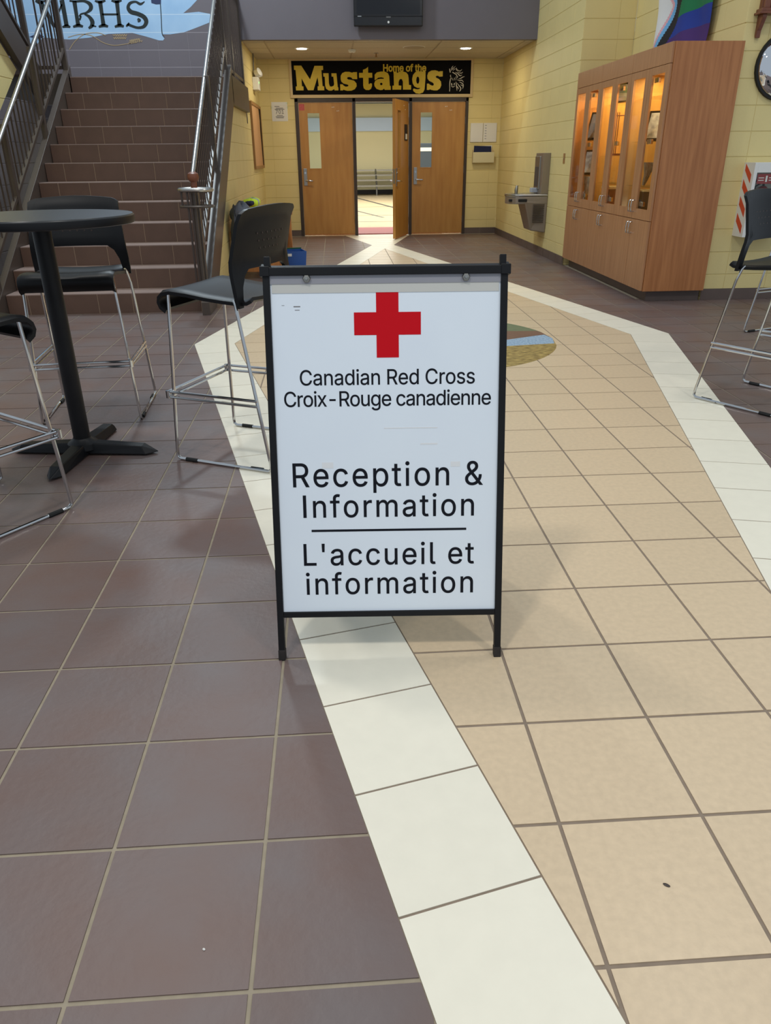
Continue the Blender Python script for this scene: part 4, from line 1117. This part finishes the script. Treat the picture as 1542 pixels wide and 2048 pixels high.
for x0 in (0.055, 0.15):
    for z in (0.465, 0.485):
        MB().box(x0, x0+0.05, fy-0.006, fy-0.0045, z, z+0.006).obj('label_print', M['white'], FC)
MB().tube([(0.2, fy-0.017, 0.57), (0.2, fy-0.03, 0.57)], 0.012, 10).obj('lock', M['chrome'], FC)
FE = thing('fire_extinguisher', 'red fire extinguisher inside the striped white cabinet', 'fire extinguisher', (4.137+0.16, FY-0.09, 0.59))
MB().lathe([(0.05, 0), (0.066, 0.02), (0.066, 0.33), (0.05, 0.38), (0.02, 0.405)], (0, 0, 0), 20).obj('cylinder', M['deep_red'], FE, smooth=True)
MB().box(-0.075, -0.03, -0.07, -0.055, 0.15, 0.24).obj('label', M['paper'], FE)
MB().box(-0.075, -0.02, -0.07, -0.054, 0.25, 0.29).obj('yellow_band', M['yellow_ink'], FE)
MB().tube([(0, 0, 0.40), (0, 0, 0.43), (-0.07, 0, 0.45)], 0.012).obj('valve', M['black'], FE)
MB().tube([(-0.02, 0, 0.43), (-0.08, -0.01, 0.40), (-0.085, -0.01, 0.2), (-0.082, -0.01, 0.1)], 0.008).obj('hose', M['rubber'], FE, smooth=True)

MR_ = thing('convex_mirror', 'round convex safety mirror with black rim high on the right wall', 'mirror', (4.33, FY-0.02, 1.92))
prof = [(0.001, 0.085)]+[(0.245*math.sin(a*PI/2/10), 0.085*math.cos(a*PI/2/10)) for a in range(1, 11)]+[(0.24, -0.002)]
def lathe_y(prof, n=32):
    mb = MB(); mb.lathe(prof, (0, 0, 0), n); mb.v = [(x, -z, y) for x, y, z in mb.v]; return mb
lathe_y(prof).obj('mirror_dome', M['mirror'], MR_, smooth=True)
lathe_y([(0.235, 0.012), (0.26, 0.014), (0.262, -0.015), (0.235, -0.015)]).obj('rim', M['rubber'], MR_, smooth=True)

WS = thing('wall_shelf', 'red brown wooden wall shelf with bracket beside the flag', 'shelf', (4.02, FY, 2.12))
MB().prism([(0, 0.16), (0, 0.02), (-0.012, 0), (-0.03, 0.0), (-0.035, 0.05), (-0.09, 0.14), (-0.09, 0.16)], 'x', 0.0, 0.035).obj('bracket', M['dark_wood'], WS, 0.004)
MB().prism([(0, 0.16), (0, 0.02), (-0.012, 0), (-0.03, 0.0), (-0.035, 0.05), (-0.09, 0.14), (-0.09, 0.16)], 'x', 0.40, 0.435).obj('bracket', M['dark_wood'], WS, 0.004)
MB().box(-0.035, 0.47, -0.115, 0, 0.16, 0.175).box(-0.02, 0.455, -0.10, 0, 0.175, 0.20).obj('ledge', M['dark_wood'], WS, 0.004)
MB().box(0.0, 0.435, -0.05, 0, 0.20, 0.75).obj('body', M['dark_wood'], WS, 0.004)
for i in range(6):
    MB().box(0.005+i*0.073, 0.05+i*0.073, -0.085, -0.05, 0.20, 0.73).obj('slat', M['dark_wood'], WS, 0.006)

# ---------------------------------------------------------------- bench with clothes, blue bin
BN = thing('wooden_bench', 'honey coloured wooden bench along the left wall below the stairs', 'bench', (0, 0, 0))
by0, by1 = 8.15, 9.85
for y in (by0, by1-0.06):
    MB().box(-0.64, -0.58, y, y+0.06, 0, 0.76).obj('rear_post', M['wood'], BN, 0.006)
    MB().box(-0.16, -0.10, y, y+0.06, 0, 0.60).obj('front_post', M['wood'], BN, 0.006)
    MB().box(-0.66, -0.08, y-0.01, y+0.07, 0.58, 0.62).obj('arm_rest', M['wood'], BN, 0.006)
    MB().box(-0.58, -0.16, y+0.01, y+0.05, 0.08, 0.44).obj('end_panel', M['wood'], BN, 0.004)
for x0 in (-0.55, -0.41, -0.27):
    MB().box(x0, x0+0.12, by0+0.06, by1-0.06, 0.40, 0.43).obj('seat_slat', M['wood'], BN, 0.004)
for z in (0.52, 0.67):
    MB().box(-0.63, -0.60, by0+0.06, by1-0.06, z-0.045, z+0.045).obj('back_slat', M['wood'], BN, 0.004)
def cloth_pile(name, label, cx, cy, cz, rx, ry, rz_, m, seed):
    mb = MB(); n, k = 12, 20; vs = []
    for i in range(n+1):
        th = PI*i/n
        for j in range(k):
            a = 2*PI*j/k
            rr = 1+0.16*math.sin(3*a+seed)*math.sin(th*2+seed)+0.10*math.sin(5*a+2*th+seed*2)
            vs.append((cx+rx*rr*math.sin(th)*math.cos(a), cy+ry*rr*math.sin(th)*math.sin(a), cz+rz_*rr*math.cos(th)))
    fs = [(i*k+j, i*k+(j+1) % k, (i+1)*k+(j+1) % k, (i+1)*k+j) for i in range(n) for j in range(k)]
    mb.add(vs, fs)
    return mb, vs
mb, _ = cloth_pile('j', '', -0.55, 8.14, 0.70, 0.11, 0.27, 0.115, None, 1.0)
m2, _ = cloth_pile('j', '', -0.60, 8.00, 0.47, 0.06, 0.12, 0.29, None, 0.4)
mb.add(m2.v, m2.f)
o = mb.obj('grey_jacket', M['grey_cloth'], None, smooth=True); tag(o, 'slate grey jacket heaped over the near end of the bench', 'jacket')
VS = thing('hi_vis_vest', 'navy and lime safety vest with silver tape lying on the bench', 'vest', (-0.52, 8.95, 0.775))
mb, _ = cloth_pile('v', '', 0, 0, 0, 0.09, 0.26, 0.045, None, 2.2); mb.obj('body', M['navy'], VS, smooth=True)
for yv in (-0.13, 0.16):
    mb, _ = cloth_pile('v', '', 0.012, yv, 0.004, 0.088, 0.075, 0.048, None, 2.2); mb.obj('lime_panel', M['hivis'], VS, smooth=True)
mb, _ = cloth_pile('v', '', 0.014, 0.03, 0.005, 0.086, 0.035, 0.048, None, 2.2); mb.obj('reflective_tape', M['silver_cloth'], VS, smooth=True)
BB = thing('recycling_box', 'small open blue and green box on the floor by the bench', 'box', (-0.02, 8.62, 0), 0.25)
def openbox(w0, d0, w1, d1, h, t):
    mb = MB()
    o = [(-w0, -d0, 0), (w0, -d0, 0), (w0, d0, 0), (-w0, d0, 0), (-w1, -d1, h), (w1, -d1, h), (w1, d1, h), (-w1, d1, h)]
    i = [(x*(1-t/w0), y*(1-t/d0), max(z, t)) for x, y, z in o]
    mb.add(o+i, [(0,3,2,1),(0,1,5,4),(1,2,6,5),(2,3,7,6),(3,0,4,7),(8,9,10,11),(8,12,13,9),(9,13,14,10),(10,14,15,11),(11,15,12,8),(4,5,13,12),(5,6,14,13),(6,7,15,14),(7,4,12,15)])
    return mb
openbox(0.10, 0.13, 0.12, 0.15, 0.26, 0.006).obj('tub', M['blue'], BB)
MB().hexa([(-0.121, -0.15, 0.10), (-0.10, -0.15, 0.10), (-0.10, 0.15, 0.10), (-0.121, 0.15, 0.10), (-0.127, -0.155, 0.262), (-0.11, -0.155, 0.262), (-0.11, 0.155, 0.275), (-0.127, 0.155, 0.275)]).obj('green_side', M['green'], BB)
MB().box(-0.12, 0.12, 0.145, 0.158, 0.20, 0.275).obj('green_rim', M['green'], BB)
MB().box(-0.118, -0.06, -0.153, -0.149, 0.21, 0.24).obj('white_mark', M['paper'], BB)

# ---------------------------------------------------------------- bar stools
def make_stool():
    t = thing('bar_stool', 'stool', 'bar stool', (0, 0, 0))
    # seat: rolled front edge, gentle dish
    prof = [(-0.232, 0.672), (-0.258, 0.690), (-0.268, 0.715), (-0.262, 0.738), (-0.242, 0.752), (-0.20, 0.757), (-0.12, 0.748), (-0.03, 0.736), (0.06, 0.728), (0.13, 0.724), (0.17, 0.728), (0.19, 0.738)]
    xs = [-0.225, -0.205, -0.15, -0.07, 0, 0.07, 0.15, 0.205, 0.225]
    mb = MB(); th = 0.014
    def sp(i, x, off):
        y, z = prof[i]
        a = prof[max(0, i-1)]; b_ = prof[min(len(prof)-1, i+1)]
        ty, tz = b_[0]-a[0], b_[1]-a[1]; L_ = math.hypot(ty, tz); ny, nz = -tz/L_, ty/L_
        dish = 0.012*((abs(x)/0.225)**2)*min(1, max(0, (i-2)/4))
        edge = -0.010 if abs(x) > 0.22 else 0
        return (x, y-ny*off, z+dish+edge-nz*off)
    vs = [sp(i, x, 0) for i in range(len(prof)) for x in xs]+[sp(i, x, th) for i in range(len(prof)) for x in xs]
    nx = len(xs); nn = len(prof)*nx; fs = []
    for i in range(len(prof)-1):
        for j in range(nx-1):
            a = i*nx+j
            fs.append((a, a+1, a+nx+1, a+nx)); fs.append((nn+a, nn+a+nx, nn+a+nx+1, nn+a+1))
    for i in range(len(prof)-1):
        a = i*nx; fs.append((a, a+nx, nn+a+nx, nn+a)); a += nx-1; fs.append((a, nn+a, nn+a+nx, a+nx))
    for j in range(nx-1):
        fs.append((j, nn+j, nn+j+1, j+1)); a = (len(prof)-1)*nx+j; fs.append((a, a+1, nn+a+1, nn+a))
    mb.add(vs, fs); mb.obj('seat', M['plastic'], t, smooth=True)
    # backrest: curved panel with open arch below and two uprights
    ss = [-1, -0.93, -0.86, -0.80, -0.72, -0.6, -0.3, 0, 0.3, 0.6, 0.72, 0.80, 0.86, 0.93, 1]
    rows = 10
    def zb(s):
        a = abs(s)
        if a > 0.84: return 0.705
        if a > 0.58: return 0.705+0.145*math.sqrt(max(0, 1-((a-0.58)/0.26)**2))
        return 0.85
    def zt(s): return 1.092-0.016*s*s-0.012*max(0, abs(s)-0.9)/0.1
    def wdt(z): return 0.245 if z < 0.80 else 0.245-0.022*(z-0.80)/0.29
    def yy(z, s):
        if z < 0.87: y = 0.135-0.025*(z-0.705)/0.165
        else: y = 0.110+0.055*(z-0.87)/0.22
        k = min(1, max(0, (z-0.72)/0.1))
        return y+0.032*(1-s*s)*k
    mb = MB(); th = 0.016; vs = []
    for off in (0, 1):
        for s in ss:
            for r in range(rows+1):
                z = zb(s)+(zt(s)-zb(s))*r/rows
                fl = 0.010*max(0, (r/rows-0.9)/0.1)
                vs.append((s*wdt(z), yy(z, s)+off*th+fl, z))
    R = rows+1; nn = len(ss)*R; fs = []
    for i in range(len(ss)-1):
        for r in range(rows):
            a = i*R+r
            fs.append((a, a+1, a+R+1, a+R)); fs.append((nn+a, nn+a+R, nn+a+R+1, nn+a+1))
    for r in range(rows):
        fs.append((r, nn+r, nn+r+1, r+1)); a = (len(ss)-1)*R+r; fs.append((a, a+1, nn+a+1, nn+a))
    for i in range(len(ss)-1):
        a = i*R; fs.append((a, a+R, nn+a+R, nn+a)); a = i*R+rows; fs.append((a, nn+a, nn+a+R, a+R))
    mb.add(vs, fs); bk = mb.obj('backrest', M['plastic'], t, smooth=True)
    hb = MB()
    for (row, nk, z) in ((0, 7, 0.985), (1, 6, 0.955), (2, 5, 0.925)):
        for i in range(nk):
            s = (i-(nk-1)/2)*0.155
            y = yy(z, s); x = s*wdt(z)
            hb.tube([(x, y-0.0012, z), (x, y+th+0.0012, z)], 0.0045, 6)
    hb.obj('vent_holes', M['steel_dark'], bk)['kind'] = 'stuff'
    # two bent rod side frames
    for s in (-1, 1):
        path = [(s*0.214, -0.212, 0.745), (s*0.216, -0.214, 0.70), (s*0.25, -0.246, 0.04), (s*0.25, -0.246, 0.018), (s*0.25, -0.232, 0.008), (s*0.255, 0.0, 0.008), (s*0.26, 0.232, 0.008),
                (s*0.26, 0.246, 0.02), (s*0.259, 0.243, 0.05), (s*0.236, 0.135, 0.66), (s*0.226, 0.12, 0.715), (s*0.218, 0.11, 0.732)]
        MB().tube(path, 0.0075, 8).obj('leg_frame', M['chrome'], t, smooth=True)
        for y in (-0.17, 0.17):
            MB().tube([(s*0.253, y-0.03, 0.008), (s*0.253, y+0.03, 0.008)], 0.0098, 8).obj('floor_glide', M['rubber'], t)
        for dz in (-0.012, 0.012):
            MB().tube([(s*0.246, -0.245, 0.31+dz), (s*0.253, 0.20, 0.31+dz)], 0.0065, 8).obj('side_rung', M['chrome'], t, smooth=True)
        MB().tube([(s*0.246, -0.256, 0.293), (s*0.246, -0.256, 0.327)], 0.011, 8).obj('rung_clip', M['chrome'], t, smooth=True)
    for dz in (-0.012, 0.012):
        MB().tube([(-0.25, -0.256, 0.31+dz), (0.25, -0.256, 0.31+dz)], 0.0065, 8).obj('foot_rest', M['chrome'], t, smooth=True)
    return t
stool = make_stool()
stools = [((-0.852, 3.304), (0.08, -0.997), 'black plastic bar stool on chrome legs directly behind the round table, facing the viewer'),
          ((0.052, 2.612), (-0.913, 0.407), 'black plastic bar stool on chrome legs between the round table and the sign'),
          ((-0.951, 1.938), (0.61, 0.79), 'black plastic bar stool cut off by the left edge, in front of the round table'),
          ((2.85, 3.14), (0.547, -0.838), 'black plastic bar stool at the right edge with one leg on the cream border'),
          ((3.95, 4.68), (0.93, 0.36), 'bar stool mostly out of view behind the one at the right edge')]
for i, ((cx, cy), (fx, fy_), lab) in enumerate(stools):
    o = stool if i == 0 else copy_tree(stool)
    o.location = (cx, cy, 0); o.rotation_euler = (0, 0, math.atan2(fx, -fy_))
    o['label'] = lab; o['group'] = 'black bar stools'

# ---------------------------------------------------------------- round table
TB = thing('bar_table', 'round black bar table on a four toed pedestal', 'table', (-0.74, 2.61, 0))
MB().lathe([(0.374, 1.018), (0.38, 1.022), (0.38, 1.049), (0.376, 1.055)], n=64).obj('table_top', M['laminate'], TB, smooth=True)
MB().lathe([(0.3805, 1.021), (0.3815, 1.024), (0.3815, 1.046), (0.3805, 1.049)], n=64).obj('edge_band', M['black'], TB, smooth=True)
MB().lathe([(0.12, 1.006), (0.12, 1.018)], n=24).obj('mounting_plate', M['black'], TB)
MB().lathe([(0.038, 0.06), (0.038, 1.006)], n=24).obj('column', M['black'], TB, smooth=True)
MB().lathe([(0.075, 0.03), (0.07, 0.055), (0.045, 0.072), (0.04, 0.08)], n=24).obj('hub', M['black'], TB, smooth=True)
for k in range(4):
    a = math.radians(-97+90*k); L_ = 0.36
    ca, sa = math.cos(a), math.sin(a)
    def R_(u, v, z): return (u*ca-v*sa, u*sa+v*ca, z)
    mb = MB()
    mb.hexa([R_(0.0, -0.042, 0.010), R_(L_-0.05, -0.036, 0.008), R_(L_-0.05, 0.036, 0.008), R_(0.0, 0.042, 0.010), R_(0.0, -0.030, 0.062), R_(L_-0.07, -0.024, 0.046), R_(L_-0.07, 0.024, 0.046), R_(0.0, 0.030, 0.062)])
    mb.add([R_(L_-0.05, -0.036, 0.008), R_(L_-0.05, 0.036, 0.008), R_(L_-0.07, 0.024, 0.046), R_(L_-0.07, -0.024, 0.046), R_(L_+0.005, 0, 0.012)], [(0, 1, 4), (1, 2, 4), (2, 3, 4), (3, 0, 4)])
    f_ = mb.obj('foot', M['black'], TB, 0.004)
    c = R_(L_-0.07, 0, 0)
    MB().lathe([(0.016, 0), (0.016, 0.010)], c, 10).obj('leveller', M['rubber'], f_)

# ---------------------------------------------------------------- the red cross sandwich board
ea = Vector((0.2925, 0.9093, 0)); eb = Vector((0.9082, 0.8789, 0))
ex = (eb-ea).normalized(); nb = Vector((-ex.y, ex.x, 0))
W_ = (eb-ea).length
ey = (nb*0.2501+Vector((0, 0, 1.0068))).normalized()
ez = ex.cross(ey)                                # out of the front face, towards the viewer
SB = thing('sandwich_board', 'white folding floor sign with a red cross and reception lettering in a black frame', 'sign', tuple(ea))
def basis(o, X, Y, Z): return Matrix(((X.x, Y.x, Z.x, o.x), (X.y, Y.y, Z.y, o.y), (X.z, Y.z, Z.z, o.z), (0, 0, 0, 1)))
SB.matrix_world = Matrix.Translation(ea)
FR = basis(Vector((0, 0, 0)), ex, ey, ez)
top = ey*1.043
bx_ = -ex; by_ = (-(nb*0.2501)+Vector((0, 0, 1.0068))).normalized()
back_o = ex*W_+nb*(2*0.2501*1.043/1.0374+0.03)
BK = basis(back_o, bx_, by_, bx_.cross(by_))
tk = 0.020; dp = 0.020                            # tube size
def frame_parts(Mx, front):
    n = 'front' if front else 'back'
    def P(name, b, m, bev=0.002, parent=SB):
        o = MB().box(*b).obj(name, m, parent, bev); o.matrix_basis = Mx; return o
    P(n+'_upright', (0, 0.018, 0.0, 1.03, -dp, 0), M['black'])
    P(n+'_upright', (W_-0.018, W_, 0.0, 1.03, -dp, 0), M['black'])
    P(n+'_top_rail', (-0.004, W_+0.004, 1.024, 1.044, -dp-0.002, 0.004), M['black'])
    P(n+'_bottom_rail', (0.018, W_-0.018, 0.1236, 0.1395, -dp, 0), M['black'])
    P(n+'_panel', (0.018, W_-0.018, 0.1395, 1.024, -0.012, -0.006), M['white_panel'], 0)
    for x0 in (-0.006, W_-0.018):
        P(n+'_corner_bracket', (x0, x0+0.024, 1.022, 1.047, -dp-0.004, 0.006), M['black'])
    for x0 in (0.0, W_-0.018):
        P(n+'_foot_cap', (x0-0.001, x0+0.019, 0.0, 0.03, -dp-0.001, 0.001), mat('worn_rubber', (40, 34, 32), 0.7, noise=0.4, nscale=60))
frame_parts(FR, True); frame_parts(BK, False)
MB_ = MB().box(0.018, W_-0.018, 1.004, 1.024, -0.006, -0.003).obj('header_strip', mat('grey_strip', (150, 150, 158), 0.5), SB); MB_.matrix_basis = FR
MB_ = MB().box(0.022, W_-0.022, 0.982, 1.004, -0.006, -0.0045).obj('channel_strip', mat('pale_strip', (205, 204, 198), 0.5), SB); MB_.matrix_basis = FR
for x0 in (0.1106, 0.5104):
    b_ = MB().lathe([(0.0095, -0.004), (0.0105, 0.001), (0.0085, 0.004), (0.005, 0.0045)], (x0, 1.0165, 0), 6).obj('bolt', M['alu'], SB); b_.matrix_basis = FR
    c_ = MB().lathe([(0.0045, 0.004), (0.004, 0.0085)], (x0, 1.0165, 0), 10).obj('bolt_end', M['stainless'], b_)
for x0 in (0.003, W_-0.019):
    o = MB().box(x0, x0+0.016, 1.03, 1.072, -0.03, -0.012).obj('hinge_tab', M['black'], SB, 0.002); o.matrix_basis = FR
FT0 = FR @ Matrix.Translation((0, 0, -0.006))
def line_text(body, x0, x1, y0, cap, ref='H', bold=0.0):
    for me in text_words('word', body, x0, x1, y0, cap, 0.0006, M['ink'], 0.009):
        put('word', me, SB, FT0)
line_text('Canadian Red Cross', 0.085, 0.536, 0.7526, 0.0385)
line_text('Croix-Rouge canadienne', 0.0425, 0.5785, 0.698, 0.0385)
line_text('Reception &', 0.0575, 0.5606, 0.4866, 0.063)
line_text('Information', 0.082, 0.5377, 0.4033, 0.060)
line_text("L'accueil et", 0.079, 0.5393, 0.2704, 0.060)
line_text('information', 0.083, 0.5376, 0.1882, 0.060)
o = MB().box(0.102, 0.518, 0.3637, 0.3697, 0, 0.0006).obj('divider_line', M['ink'], SB); o.matrix_basis = FT0
cxm = 0.3122
cr = [(0.2838, 0.990), (0.3405, 0.990), (0.3405, 0.9335), (0.3971, 0.9335), (0.3971, 0.8773), (0.3405, 0.8773), (0.3405, 0.8207), (0.2838, 0.8207), (0.2838, 0.8773), (0.2272, 0.8773), (0.2272, 0.9335), (0.2838, 0.9335)]
put('red_cross', flat_mesh('red_cross', [cr], 0.0007, M['red']), SB, FT0)
tape = mat('old_tape', (236, 238, 240), 0.25)
for b_ in ((0.30, 0.44, 0.6385, 0.6415), (0.395, 0.44, 0.5955, 0.600), (0.135, 0.165, 0.536, 0.552), (0.475, 0.50, 0.536, 0.55)):
    o = MB().box(b_[0], b_[1], b_[2], b_[3], 0, 0.0005).obj('tape_scrap', tape, SB); o.matrix_basis = FT0
for b_ in ((0.045, 0.052, 0.952, 0.953), (0.075, 0.092, 0.948, 0.9505), (0.078, 0.09, 0.940, 0.9415)):
    o = MB().box(b_[0], b_[1], b_[2], b_[3], 0, 0.0004).obj('scuff_mark', M['grey_text'], SB); o.matrix_basis = FT0
# ---------------------------------------------------------------- litter on the tiles
for nm, lab, m, x, y, sx_, sy_ in (('seed_husk', 'dark seed husk lying on a beige tile near the viewer', M['steel_dark'], 1.079, 0.147, 0.007, 0.0035),
                                   ('paper_chip', 'tiny white chip lying on a brown tile near the viewer', M['paper'], 0.2156, 0.079, 0.003, 0.0022)):
    mb = MB(); mb.lathe([(0.2, 0.0), (0.8, 0.15), (1.0, 0.4), (0.7, 0.8), (0.2, 1.0)], n=10)
    mb.v = [(p[0]*sx_, p[1]*sy_, p[2]*0.003) for p in mb.v]
    o = mb.obj(nm, m, None, smooth=True); o.location = (x, y, 0); o.rotation_euler = (0, 0, -0.6); tag(o, lab, 'litter')
bpy.data.scenes.remove(TMP)
